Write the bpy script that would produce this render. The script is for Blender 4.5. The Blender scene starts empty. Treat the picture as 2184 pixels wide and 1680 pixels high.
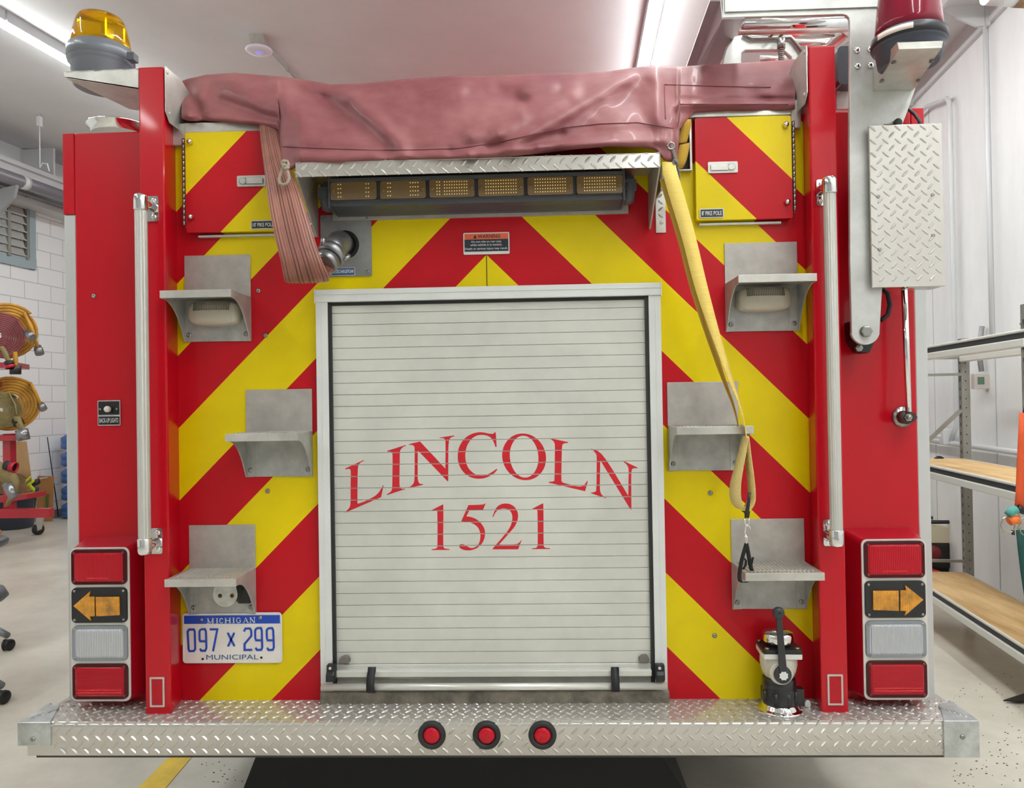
import bpy, bmesh, math, random
from mathutils import Vector, Matrix, noise
from mathutils.geometry import tessellate_polygon
random.seed(7)
PI = math.pi
S = bpy.context.scene
COL = S.collection

# ------------------------------------------------------------ camera
W, H = 2184, 1680
F = 1590.88
CAM = Vector((0.1451, -2.2334, 1.40))
YAW, PITCH, ROLL = -0.0337, 0.0095, -0.0163
fw = Vector((math.sin(YAW)*math.cos(PITCH), math.cos(YAW)*math.cos(PITCH), math.sin(PITCH)))
_r = Vector((math.cos(YAW), -math.sin(YAW), 0)); _u = _r.cross(fw)
rt = _r*math.cos(ROLL) + _u*math.sin(ROLL)
up = -_r*math.sin(ROLL) + _u*math.cos(ROLL)
cd = bpy.data.cameras.new('camera'); cam = bpy.data.objects.new('camera', cd); COL.objects.link(cam)
cd.sensor_width = 36; cd.lens = F/W*36; cd.clip_start = .05; cd.clip_end = 100
m = Matrix((rt, up, -fw)).transposed().to_4x4(); m.translation = CAM
cam.matrix_world = m
S.camera = cam
S.view_settings.view_transform = 'Standard'; S.view_settings.look = 'None'
S.view_settings.gamma = 1; S.view_settings.use_curve_mapping = False
S.view_settings.exposure = 0.84
S.cycles.use_denoising = True
S.cycles.max_bounces = 10; S.cycles.diffuse_bounces = 7
S.cycles.sample_clamp_indirect = 6
wd = bpy.data.worlds.new('world'); S.world = wd; wd.use_nodes = True
wd.node_tree.nodes['Background'].inputs[0].default_value = (.8, .85, 1, 1)
wd.node_tree.nodes['Background'].inputs[1].default_value = .25

def ray(x, y): return fw + rt*((x-W/2)/F) - up*((y-H/2)/F)
def U(x, y, Y=0.0):
    d = ray(x, y); return CAM + d*((Y-CAM.y)/d.y)
def UD(x, y, d): return CAM + ray(x, y)*d
def UZf(x, y, z=0.0):
    d = ray(x, y); return CAM + d*((z-CAM.z)/d.z)
# room frame
RA = 0.124
E1 = Vector((math.cos(RA), -math.sin(RA), 0)); E2 = Vector((math.sin(RA), math.cos(RA), 0))
CG = Vector((CAM.x, CAM.y, 0))
def RM(p): return CG + E1*p[0] + E2*p[1] + Vector((0, 0, p[2]))
def URu(x, y, u):      # pixel -> room coords on plane u=const
    d = ray(x, y); t = u/d.dot(E1); q = CAM + d*t - CG
    return (u, q.dot(E2), q.z)
ULEFT, URIGHT = -7.31, 2.3
def ceil_z(u): return 3.9 + (URIGHT-u)*0.07
def URc(x, y, dz=0):   # pixel -> room coords on the sloping ceiling
    d = ray(x, y)
    # z = 3.9+.07*(UR-u)
    a = d.z + .07*d.dot(E1); t = (3.9+.07*URIGHT+dz-CAM.z)/a
    q = CAM + d*t - CG
    return (q.dot(E1), q.dot(E2), q.z)

# ------------------------------------------------------------ materials
def lin(c):
    return tuple(((v/255)/12.92 if v/255 <= .04045 else (((v/255)+.055)/1.055)**2.4) for v in c) + (1,)
MATS = {}
def mat(name, rgb, rough=.5, metal=0., coat=0., var=0., vs=8., bump=0., bs=80., wave=None, spec=.5, emit=None, trans=0., alpha=1., dark=None, stretch=None, ior=None):
    if name in MATS: return MATS[name]
    m = bpy.data.materials.new(name); m.use_nodes = True; nt = m.node_tree; N = nt.nodes; L = nt.links
    b = N['Principled BSDF']
    b.inputs['Base Color'].default_value = lin(rgb); b.inputs['Roughness'].default_value = rough
    b.inputs['Metallic'].default_value = metal; b.inputs['Coat Weight'].default_value = coat
    b.inputs['Coat Roughness'].default_value = .06; b.inputs['Specular IOR Level'].default_value = spec
    b.inputs['Transmission Weight'].default_value = trans; b.inputs['Alpha'].default_value = alpha
    if ior: b.inputs['IOR'].default_value = ior
    if emit:
        b.inputs['Emission Color'].default_value = lin(emit[0]); b.inputs['Emission Strength'].default_value = emit[1]
    tc = N.new('ShaderNodeTexCoord'); src = tc.outputs['Object']
    if stretch:
        mp = N.new('ShaderNodeMapping'); mp.inputs['Scale'].default_value = stretch; L.new(src, mp.inputs[0]); src = mp.outputs[0]
    if var:
        n = N.new('ShaderNodeTexNoise'); n.inputs['Scale'].default_value = vs; n.inputs['Detail'].default_value = 6; n.inputs['Roughness'].default_value = .65
        L.new(src, n.inputs['Vector'])
        r = N.new('ShaderNodeValToRGB'); r.color_ramp.elements[0].position = .32; r.color_ramp.elements[1].position = .68
        c0 = dark or tuple(v*(1-var) for v in rgb)
        r.color_ramp.elements[0].color = lin(c0); r.color_ramp.elements[1].color = lin(tuple(min(255, v*(1+var*.35)) for v in rgb))
        L.new(n.outputs['Fac'], r.inputs[0]); L.new(r.outputs[0], b.inputs['Base Color'])
        mr = N.new('ShaderNodeMapRange'); mr.inputs['To Min'].default_value = min(1, rough+.08); mr.inputs['To Max'].default_value = max(0, rough-.05)
        L.new(n.outputs['Fac'], mr.inputs[0]); L.new(mr.outputs[0], b.inputs['Roughness'])
    h = None
    if bump:
        n2 = N.new('ShaderNodeTexNoise'); n2.inputs['Scale'].default_value = bs; n2.inputs['Detail'].default_value = 3
        L.new(src, n2.inputs['Vector']); h = n2.outputs['Fac']; bst = bump
    if wave:   # (axis, scale, strength, profile)
        w = N.new('ShaderNodeTexWave'); w.bands_direction = wave[0]; w.inputs['Scale'].default_value = wave[1]; w.wave_profile = wave[3] if len(wave) > 3 else 'SIN'
        w.inputs['Distortion'].default_value = wave[4] if len(wave) > 4 else 0
        L.new(tc.outputs['Object'], w.inputs['Vector']); h = w.outputs['Fac']; bst = wave[2]
    if h:
        bp = N.new('ShaderNodeBump'); bp.inputs['Strength'].default_value = bst; bp.inputs['Distance'].default_value = .002
        L.new(h, bp.inputs['Height']); L.new(bp.outputs[0], b.inputs['Normal'])
    MATS[name] = m; return m

def mat_chevron():
    m = bpy.data.materials.new('chevron_sheeting'); m.use_nodes = True; nt = m.node_tree; N = nt.nodes; L = nt.links
    b = N['Principled BSDF']; b.inputs['Roughness'].default_value = .4; b.inputs['Specular IOR Level'].default_value = .2; b.inputs['Coat Weight'].default_value = .12; b.inputs['Coat Roughness'].default_value = .1
    g = N.new('ShaderNodeNewGeometry'); sx = N.new('ShaderNodeSeparateXYZ'); L.new(g.outputs['Position'], sx.inputs[0])
    def mt(op, a, b2=None):
        n = N.new('ShaderNodeMath'); n.operation = op
        for i, v in enumerate((a, b2)):
            if v is None: continue
            if isinstance(v, (int, float)): n.inputs[i].default_value = v
            else: L.new(v, n.inputs[i])
        return n.outputs[0]
    s = mt('ADD', mt('ABSOLUTE', sx.outputs[0]), sx.outputs[2])
    q = mt('DIVIDE', mt('SUBTRACT', s, 1.182), .2196*2)
    fr = mt('FRACT', q)
    sel = mt('LESS_THAN', fr, .5)
    mx = N.new('ShaderNodeMix'); mx.data_type = 'RGBA'
    mx.inputs[6].default_value = lin((184, 12, 28)); mx.inputs[7].default_value = lin((222, 198, 0))
    L.new(sel, mx.inputs[0])
    n = N.new('ShaderNodeTexNoise'); n.inputs['Scale'].default_value = 5; n.inputs['Detail'].default_value = 6
    L.new(g.outputs['Position'], n.inputs['Vector'])
    hs = N.new('ShaderNodeHueSaturation'); mr = N.new('ShaderNodeMapRange'); mr.inputs['From Min'].default_value = .3; mr.inputs['From Max'].default_value = .7; mr.inputs['To Min'].default_value = .9; mr.inputs['To Max'].default_value = 1.05
    L.new(n.outputs['Fac'], mr.inputs[0]); L.new(mr.outputs[0], hs.inputs['Value']); L.new(mx.outputs[2], hs.inputs['Color']); L.new(hs.outputs[0], b.inputs['Base Color'])
    MATS['chevron_sheeting'] = m; return m
CHEV = mat_chevron()
RED = mat('red_paint', (182, 0, 24), .32, coat=.3, spec=.25)
ALU = mat('aluminium', (198, 195, 188), .36, .5, var=.12, vs=9, bump=.05, bs=300)
BRUSH = mat('brushed_plate', (182, 176, 169), .42, .4, var=.1, vs=14, bump=.08, bs=250, stretch=(1, 1, 1))
CAST = mat('cast_aluminium', (176, 176, 172), .48, .4, var=.12, vs=20, bump=.15, bs=500)
DPL = mat('diamond_plate', (198, 194, 188), .24, .62)
CHROME = mat('chrome', (225, 225, 225), .08, 1.)
SCREW = mat('screw_steel', (150, 150, 145), .25, .9)
BLACK = mat('black_plastic', (28, 28, 31), .4)
RUBBER = mat('black_rubber', (34, 34, 35), .6, bump=.1)
DGREY = mat('dark_grey_plastic', (72, 74, 80), .45)
WHITEP = mat('white_paint', (214, 216, 214), .35, coat=.2, var=.04, vs=5)
SLAT = mat('slat_aluminium', (205, 205, 197), .35, .1, var=.06, vs=4)
LRED = mat('letter_red', (196, 20, 36), .35)
TRIM = mat('pale_trim', (196, 197, 196), .35, .35)
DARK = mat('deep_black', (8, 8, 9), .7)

# ------------------------------------------------------------ mesh builder
WO = {}
def level(p):
    # thing > part > sub-part, no deeper
    return p.parent if p and p.parent and p.parent.parent else p
def wo(o): return WO.get(o.name, Vector((0, 0, 0)))
class MB:
    def __init__(s, T=None): s.v = []; s.f = []; s.m = []; s.s = []; s.T = T; s.ci = 0; s.sm = False
    def add(s, vs, fs, smooth=None, mi=None):
        o = len(s.v)
        for p in vs: s.v.append(Vector(s.T(p)) if s.T else Vector(p))
        for f in fs:
            s.f.append(tuple(i+o for i in f)); s.m.append(s.ci if mi is None else mi); s.s.append(s.sm if smooth is None else smooth)
        return s
    def box(s, x0, x1, y0, y1, z0, z1, mi=None):
        if x0 > x1: x0, x1 = x1, x0
        if y0 > y1: y0, y1 = y1, y0
        if z0 > z1: z0, z1 = z1, z0
        v = [(x, y, z) for z in (z0, z1) for y in (y0, y1) for x in (x0, x1)]
        return s.add(v, [(0, 2, 3, 1), (4, 5, 7, 6), (0, 1, 5, 4), (2, 6, 7, 3), (0, 4, 6, 2), (1, 3, 7, 5)], False, mi)
    def hexa(s, a, b, mi=None):   # two quads (each 4 pts) joined
        v = list(a)+list(b)
        return s.add(v, [(3, 2, 1, 0), (4, 5, 6, 7), (0, 1, 5, 4), (1, 2, 6, 5), (2, 3, 7, 6), (3, 0, 4, 7)], False, mi)
    def prism(s, poly, d, holes=(), mi=None, smooth=False):
        """poly: list of 3D points (planar), extruded by vector d."""
        d = Vector(d); loops = [[Vector(p) for p in poly]]+[[Vector(p) for p in h] for h in holes]
        tris = tessellate_polygon(loops); allp = [p for l in loops for p in l]; n = len(allp)
        vs = allp + [p+d for p in allp]; fs = []
        nn = Vector((0, 0, 0))
        for t in tris:
            nn += (allp[t[1]]-allp[t[0]]).cross(allp[t[2]]-allp[t[0]])
        for t in tris:
            fs.append(tuple(t)); fs.append(tuple(i+n for i in reversed(t)))
        s.add(vs, fs, False, mi); o0 = len(s.v)-2*n
        k = 0
        for l in loops:
            c = len(l)
            for i in range(c):
                a, b = k+i, k+(i+1) % c
                s.f.append((o0+a, o0+b, o0+b+n, o0+a+n)); s.m.append(s.ci if mi is None else mi); s.s.append(smooth)
            k += c
        return s
    def tube(s, pts, r, n=12, cap=True, mi=None, smooth=True, flat=None):
        pts = [Vector(p) for p in pts]; rs = r if isinstance(r, (list, tuple)) else [r]*len(pts)
        vs = []; fs = []; prev = None
        for i, p in enumerate(pts):
            t = (pts[min(i+1, len(pts)-1)]-pts[max(i-1, 0)]); 
            if t.length < 1e-9: t = Vector((0, 0, 1))
            t.normalize()
            if prev is None:
                a = Vector((0, 0, 1)) if abs(t.z) < .9 else Vector((1, 0, 0)); u = t.cross(a).normalized()
            else:
                u = (prev - t*prev.dot(t)).normalized()
            prev = u; w = t.cross(u)
            for k in range(n):
                an = 2*PI*k/n; vs.append(p + (u*math.cos(an)+w*math.sin(an))*rs[i])
        for i in range(len(pts)-1):
            for k in range(n):
                a = i*n+k; b = i*n+(k+1) % n; fs.append((a, b, b+n, a+n))
        s.add(vs, fs, smooth, mi)
        if cap: s.add([vs[k] for k in range(n)], [tuple(reversed(range(n)))], False, mi); s.add(vs[-n:], [tuple(range(n))], False, mi)
        return s
    def cyl(s, p0, p1, r, n=20, mi=None, r2=None, smooth=True): return s.tube([p0, p1], [r, r if r2 is None else r2], n, True, mi, smooth)
    def lathe(s, org, axis, prof, n=28, mi=None, smooth=True, sx=1., sy=1., u0=None):
        """prof: (radius, height) pairs along axis."""
        org = Vector(org); ax = Vector(axis).normalized(); a = Vector(u0) if u0 else (Vector((1, 0, 0)) if abs(ax.x) < .9 else Vector((0, 0, 1)))
        u = (a-ax*a.dot(ax)).normalized(); w = ax.cross(u); vs = []; fs = []
        for (r, h) in prof:
            for k in range(n):
                an = 2*PI*k/n; vs.append(org+ax*h+u*(r*sx*math.cos(an))+w*(r*sy*math.sin(an)))
        for i in range(len(prof)-1):
            for k in range(n):
                b = i*n+k; c = i*n+(k+1) % n; fs.append((b, c, c+n, b+n))
        s.add(vs, fs, smooth, mi)
        if prof[0][0] > 1e-5: s.add(vs[:n], [tuple(reversed(range(n)))], False, mi)
        if prof[-1][0] > 1e-5: s.add(vs[-n:], [tuple(range(n))], False, mi)
        return s
    def sheet(s, rows, mi=None, smooth=True, closed=False):
        n = len(rows[0]); vs = [p for r in rows for p in r]; fs = []
        for i in range(len(rows)-1):
            for k in range(n-1): fs.append((i*n+k, i*n+k+1, (i+1)*n+k+1, (i+1)*n+k))
        return s.add(vs, fs, smooth, mi)
    def ribbon(s, pts, wv, th=.003, mi=None, smooth=True):
        """flat band along pts; wv: half-width vector (or list); th thickness."""
        pts = [Vector(p) for p in pts]; n = len(pts); vs = []
        for i, p in enumerate(pts):
            w = Vector(wv[i]) if isinstance(wv, list) else Vector(wv)
            t = (pts[min(i+1, n-1)]-pts[max(i-1, 0)]).normalized(); nn = t.cross(w).normalized()*(th/2)
            vs += [p-w+nn, p+w+nn, p+w-nn, p-w-nn]
        fs = []
        for i in range(n-1):
            for k in range(4):
                a = i*4+k; b = i*4+(k+1) % 4; fs.append((a, b, b+4, a+4))
        fs += [(3, 2, 1, 0), tuple(range(4*n-4, 4*n))]
        return s.add(vs, fs, smooth, mi)
    def build(s, name, mats, parent=None, bevel=0, origin=None, label=None, solid=0, seg=2, subsurf=0, kind=None):
        parent = level(parent)
        me = bpy.data.meshes.new(name)
        if origin is None: origin = wo(parent) if parent else Vector((0, 0, 0))
        origin = Vector(origin)
        me.from_pydata([p-origin for p in s.v], [], s.f); me.update()
        if not isinstance(mats, (list, tuple)): mats = [mats]
        for m in mats: me.materials.append(m)
        me.polygons.foreach_set('material_index', s.m); me.polygons.foreach_set('use_smooth', s.s)
        o = bpy.data.objects.new(name, me); COL.objects.link(o)
        bm = bmesh.new(); bm.from_mesh(me); bmesh.ops.remove_doubles(bm, verts=bm.verts, dist=1e-5) if not getattr(s, 'nomerge', False) else None
        bmesh.ops.recalc_face_normals(bm, faces=bm.faces); bm.to_mesh(me); bm.free()
        if parent: o.parent = parent; o.location = origin-wo(parent)
        else: o.location = origin
        WO[o.name] = origin
        if solid:
            q = o.modifiers.new('solid', 'SOLIDIFY'); q.thickness = solid; q.offset = 0
        if subsurf:
            q = o.modifiers.new('sub', 'SUBSURF'); q.levels = subsurf; q.render_levels = subsurf
        if bevel:
            q = o.modifiers.new('bev', 'BEVEL'); q.width = bevel; q.segments = seg; q.limit_method = 'ANGLE'; q.angle_limit = .6; q.harden_normals = False
        if label: o['label'] = label
        if kind: o['kind'] = kind
        return o
def thing(name, label, cat, loc=(0, 0, 0), group=None, parent=None):
    o = bpy.data.objects.new(name, None); COL.objects.link(o); o.empty_display_size = .1
    loc = Vector(loc)
    if parent: o.parent = parent; o.location = loc-wo(parent)
    else: o.location = loc
    WO[o.name] = loc
    if label: o['label'] = label
    if cat: o['category'] = cat
    if group: o['group'] = group
    return o
def tag(o, label, cat, group=None):
    o['label'] = label; o['category'] = cat
    if group: o['group'] = group
    return o
def rrect(x0, x1, z0, z1, r, Y, n=5):
    pts = []
    for cx, cz, a0 in ((x1-r, z1-r, 0), (x0+r, z1-r, PI/2), (x0+r, z0+r, PI), (x1-r, z0+r, 3*PI/2)):
        for k in range(n+1):
            a = a0+PI/2*k/n; pts.append((cx+r*math.cos(a), Y, cz+r*math.sin(a)))
    return pts
def loz(mb, o, ax, az, nrm, ang, L=.0148, w=.0042, h=.003):
    """one raised tread lozenge at o; ax, az in-plane unit vectors."""
    o = Vector(o); d = ax*math.cos(ang)+az*math.sin(ang); e = -ax*math.sin(ang)+az*math.cos(ang)
    P = [o-d*L, o-d*L*.35-e*w, o+d*L*.35-e*w, o+d*L, o+d*L*.35+e*w, o-d*L*.35+e*w]
    P = [p-nrm*.0006 for p in P]
    T = [o-d*L*.6+nrm*h, o+d*L*.6+nrm*h]
    mb.add(P+T, [(0, 1, 6), (1, 2, 7, 6), (2, 3, 7), (3, 4, 7), (4, 5, 6, 7), (5, 0, 6)], False)
def tread(mb, o, ax, az, nrm, wu, hv, ph=(0, 0), inset=.003, skip=None):
    """fill a rectangle (origin o, sizes wu x hv) with tread pattern"""
    o = Vector(o); ax = Vector(ax); az = Vector(az); nrm = Vector(nrm)
    P = .034; Q = .036
    for par in (0, 1):
        i0 = -1
        for i in range(-1, int(wu/P)+2):
            for j in range(-1, int(hv/Q)+2):
                a = i*P+ph[0]+par*P/2; b = j*Q+ph[1]+par*Q/2
                if a < inset or a > wu-inset or b < inset or b > hv-inset: continue
                c = o+ax*a+az*b
                if skip and skip(c): continue
                loz(mb, c, ax, az, nrm, (-.72 if par == 0 else .82))
def screw(mb, p, nrm=(0, -1, 0), r=.0065, h=.003, mi=None):
    mb.lathe(p, nrm, [(r, 0), (r*.95, h*.5), (r*.6, h), (r*.25, h*1.02), (r*.22, h*.4), (0, h*.35)], 14, mi)
def text(parent, body, pa, pb, Y, m, name='lettering', origin=None):
    """text fitted to the pixel box pa (top left) .. pb (bottom right) on the plane Y"""
    a = U(pa[0], pa[1], Y); b = U(pb[0], pb[1], Y)
    return text3(parent, body, a.x, b.x, b.z, a.z, Y, m, name)
def text3(parent, body, x0, x1, z0, z1, Y, m, name='lettering', bold=0.):
    cu = bpy.data.curves.new(name, 'FONT'); cu.body = body; cu.size = 1; cu.offset = bold; cu.resolution_u = 3
    t = bpy.data.objects.new(name+'_tmp', cu); COL.objects.link(t)
    dg = bpy.context.evaluated_depsgraph_get(); me = bpy.data.meshes.new_from_object(t.evaluated_get(dg))
    bpy.data.objects.remove(t)
    xs = [v.co.x for v in me.vertices]; ys = [v.co.y for v in me.vertices]
    if not xs: return None
    ax, bx, ay, by = min(xs), max(xs), min(ys), max(ys); o = wo(parent)
    for v in me.vertices:
        x = x0+(v.co.x-ax)/(bx-ax)*(x1-x0); z = z0+(v.co.y-ay)/(by-ay)*(z1-z0)
        v.co = Vector((x, Y, z))-o
    me.materials.clear(); me.materials.append(m); parent = level(parent)
    ob = bpy.data.objects.new(name, me); COL.objects.link(ob); ob.parent = parent
    WO[ob.name] = o
    return ob
def strokes(mb, lines, w, Y, th=.0006, mi=None):
    """flat strokes (polylines in x,z) as thin raised strips with mitred joints"""
    for li, pl in enumerate(lines):
        Y -= .00006; n = len(pl); closed = pl[0] == pl[-1]
        if closed: pl = pl[:-1]; n -= 1
        A = []; B = []
        for i in range(n):
            p = Vector(pl[i]).to_2d() if len(pl[i]) == 3 else Vector(pl[i])
            if closed: q0 = Vector(pl[i-1]); q1 = Vector(pl[(i+1) % n])
            else: q0 = Vector(pl[max(i-1, 0)]); q1 = Vector(pl[min(i+1, n-1)])
            t0 = (p-q0); t1 = (q1-p)
            if t0.length < 1e-9: t0 = t1
            if t1.length < 1e-9: t1 = t0
            t0 = t0.normalized(); t1 = t1.normalized(); n0 = Vector((-t0.y, t0.x)); n1 = Vector((-t1.y, t1.x)); mm = (n0+n1)
            mm = mm.normalized() if mm.length > 1e-6 else n0
            k = w/2/max(.45, mm.dot(n0)); A.append(p+mm*k); B.append(p-mm*k)
        vs = [(a.x, Y, a.y) for a in A]+[(b.x, Y, b.y) for b in B]; fs = []
        for i in range(n if closed else n-1):
            j = (i+1) % n; fs.append((i, j, n+j, n+i))
        mb.add(vs, fs, False, mi)
# ============================================================ FIRE TRUCK
truck = thing('fire_truck', 'red fire truck with yellow chevron tail and white roll-up door, parked in the bay', 'fire truck', (0, 3, 0))
ZT = .507            # tailboard top
V3 = Vector

def body():
    b = MB()
    for s in (-1, 1):
        b.box(s*.96, s*1.262, .0, 6.2, .50, 2.244)
    b.build('side_compartment', RED, truck, bevel=.006)
    b = MB(); b.box(-.96, .96, .02, 6.2, .50, 2.16); b.build('body', RED, truck, label='red hose body behind the chevron panel')
    b = MB()
    for s in (-1, 1):
        z1 = 1.993 if s < 0 else 2.245
        b.box(s*1.2615, s*1.298, .004, 6.2, .507, z1)
        if s < 0: pass
    b.build('side_trim', TRIM, truck, bevel=.003, label='pale grey upright side edge of the body')
    b = MB(); b.box(-1.298, -1.2615, .0, 6.2, 1.994, 2.244); b.box(1.2615, 1.3, .0, .02, 1.84, 2.246); b.build('side_trim', RED, truck, bevel=.003)
    # cab far ahead
    b = MB(); b.box(-1.25, 1.25, 6.3, 9, .5, 2.6); b.build('cab', RED, truck, bevel=.05)
body()

b = MB(); b.box(-.946, .946, 0, .02, ZT, 2.236)
b.build('rear_panel', CHEV, truck, label='rear panel in red and yellow chevron stripes')
b = MB(); b.box(-.0012, .0012, -.0006, 0, 1.745, 1.862); b.build('panel_seam', BLACK, truck)
# pillars
for s in (-1, 1):
    b = MB(); x0, x1, x2 = s*1.005, s*.929, s*.946
    poly = [(x0, -.1, ZT+.002), (x1, -.1, ZT+.002), (x2, 0.001, ZT+.002), (x2, .35, ZT+.002), (x0, .35, ZT+.002)]
    b.prism(poly, (0, 0, 2.393-ZT-.002))
    p = b.build('corner_pillar', RED, truck, bevel=.005)
    # little framed reflector
    c = (U(336, 1475, -.1) if s < 0 else U(1781, 1470, -.1)); w, h = .0215, .043
    b = MB(); b.prism(rrect(c.x-w, c.x+w, c.z-h, c.z+h, .002, -.1005), (0, -.0025, 0), [rrect(c.x-w+.005, c.x+w-.005, c.z-h+.005, c.z+h-.005, .001, -.1005)])
    r = b.build('reflector_frame', ALU, p); b = MB(); b.box(c.x-w+.004, c.x+w-.004, -.1014, -.1004, c.z-h+.004, c.z+h-.004)
    b.build('reflector', mat('reflector_red', (176, 0, 26), .25, coat=.2, spec=.25), p)
    # aluminium cap plates on the inner side
    b = MB(); xi = s*.9255
    b.prism([(xi, -.101, 2.394), (xi, -.101, 2.262), (xi, -.078, 2.236), (xi, .145, 2.236), (xi, .145, 2.335), (xi, .0, 2.394)], (s*-.0025, 0, 0))
    for (yy, zz) in ((-.09, 2.38), (-.08, 2.262), (.12, 2.33), (.12, 2.262)): screw(b, (xi-s*.0025, yy, zz), (-s, 0, 0), .006, .003)
    b.build('pillar_cap_plate', ALU, truck)
# top strips over the pike doors
b = MB(); b.box(-.905, -.60, -.022, .05, 2.2255, 2.256); b.box(-.946, -.9, -.02, .05, 2.19, 2.256); b.build('top_strip', ALU, truck, bevel=.002)
b = MB(); b.box(.60, .905, -.022, .05, 2.228, 2.25); b.box(.905, .934, -.02, .05, 2.19, 2.272); b.build('top_strip', ALU, truck, bevel=.002)
# hose bed side walls
b = MB(); b.box(-.946, -.925, .01, 4, 2.16, 2.38); b.box(.925, .946, .01, 4, 2.16, 2.38); b.build('hose_bed_wall', ALU, truck)

# ---------------- pike pole doors
NAMES = {-1: "10' PIKE POLE", 1: "8' PIKE POLE"}
for s in (-1, 1):
    b = MB(); x0, x1 = sorted((s*.622, s*.902)); b.prism(rrect(x0, x1, 1.922, 2.224, .006, -.006), (0, -.022, 0))
    d = b.build('pike_pole_door', CHEV, truck, bevel=.0015, label='small chevron door marked %s' % NAMES[s])
    b = MB()
    for k in range(16): b.cyl((s*.909, -.026, 1.945+k*.0165), (s*.909, -.026, 1.945+k*.0165+.0145), .0042, 10)
    b.box(s*.903, s*.913, -.012, -.001, 1.94, 2.21); b.build('hinge', SCREW, d)
    for zz in (2.195, 1.968):
        b = MB(); b.lathe((s*.885, -.028, zz), (0, -1, 0), [(.009, 0), (.009, .006), (.0075, .012), (.004, .016), (0, .017)], 16); b.build('door_bumper', CHROME, d)
    b = MB(); xa = .657; lx0, lx1 = sorted((s*(.657), s*(.744))); lz = U(1540, 357, -.03).z if s > 0 else U(540, 386, -.03).z
    b.prism(rrect(lx0, lx1, lz-.0165, lz+.0165, .004, -.028), (0, -.004, 0))
    l = b.build('latch', ALU, d, bevel=.001, label='silver paddle latch')
    b = MB(); b.prism(rrect(lx0+.007, lx1-.007, lz-.0105, lz+.0105, .009, -.032), (0, -.001, 0)); b.build('latch_pan', SCREW, l)
    b = MB(); hx = (lx0+.008, lx1-.03) if s > 0 else (lx0+.03, lx1-.008)
    b.prism(rrect(hx[0], hx[1], lz-.009, lz+.009, .001, -.033), (0, -.003, 0))
    ox = (lx1-.028, lx1-.009) if s > 0 else (lx0+.009, lx0+.028); b.prism(rrect(ox[0], ox[1], lz-.0085, lz+.0085, .008, -.033), (0, -.002, 0)); b.build('latch_paddle', ALU, l, bevel=.001)
    # label plate
    if s > 0: a, c = U(1492, 445, -.031), U(1544, 464, -.031)
    else: a, c = U(535, 470, -.031), U(588, 488, -.031)
    b = MB(); b.prism(rrect(a.x, c.x, c.z, a.z, .002, -.028), (0, -.003, 0)); q = b.build('name_plate', ALU, d, bevel=.0008)
    b = MB(); b.box(a.x+.003, c.x-.003, -.0318, -.031, c.z+.003, a.z-.003); b.build('plate_face', BLACK, q)
    text3(q, NAMES[s], a.x+.006, c.x-.006, c.z+.0075, a.z-.0075, -.0322, WHITEP, bold=.01)
    b = MB(); b.box(min(s*.633, s*.872), max(s*.633, s*.872), -.014, 0, 1.9105, 1.9165); b.build('drip_strip', TRIM, d)

# ---------------- screws on the panels
for (x, y) in ((200, 631), (551, 620), (566, 715), (571, 1047), (1515, 1051), (1524, 1355)):
    b = MB(); screw(b, U(x, y, -.0005), r=.0075, h=.0035); b.build('panel_screw', SCREW, truck)

# ---------------- roll-up door
DZ1, DZ0 = 1.742, .545
dr = MB()
dr.box(-.514, .514, -.028, -.002, DZ1-.037, DZ1); dr.box(-.514, .514, -.03, -.028, DZ1-.016, DZ1-.013)
dr.box(-.516, -.513, -.03, -.002, DZ1-.04, DZ1+.001); dr.box(.513, .516, -.03, -.002, DZ1-.04, DZ1+.001)
door = dr.build('roll_up_door', WHITEP, truck, bevel=.0015, label='white roll-up door lettered LINCOLN 1521')
for s in (-1, 1):
    b = MB(); b.box(s*.5135, s*.478, -.024, -.002, DZ0-.03, DZ1-.037); b.box(s*.498, s*.496, -.0248, -.024, DZ0-.03, DZ1-.037)
    b.build('door_jamb', WHITEP, door, bevel=.0012)
b = MB()
for s in (-1, 1): b.box(s*.478, s*.468, -.019, -.002, DZ0-.02, DZ1-.037)
b.box(-.478, .478, -.012, -.002, DZ1-.047, DZ1-.036)
b.build('door_seal', RUBBER, door)
PIT = .03505; ZS0 = U(1040, 1414, -.008).z
b = MB(); nsl = 0; slz = []
z = ZS0
while z < DZ1-.046:
    b.box(-.47, .47, -.0085, -.003, z+.0006, min(z+PIT-.0006, DZ1-.044)); slz.append(z); z += PIT
b.build('slat_curtain', SLAT, door, bevel=.0006)
b = MB(); b.box(-.472, .472, -.004, -.001, ZS0-.01, DZ1-.04); b.build('slat_joint', mat('slat_shadow', (105, 105, 98), .6), door)
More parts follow.
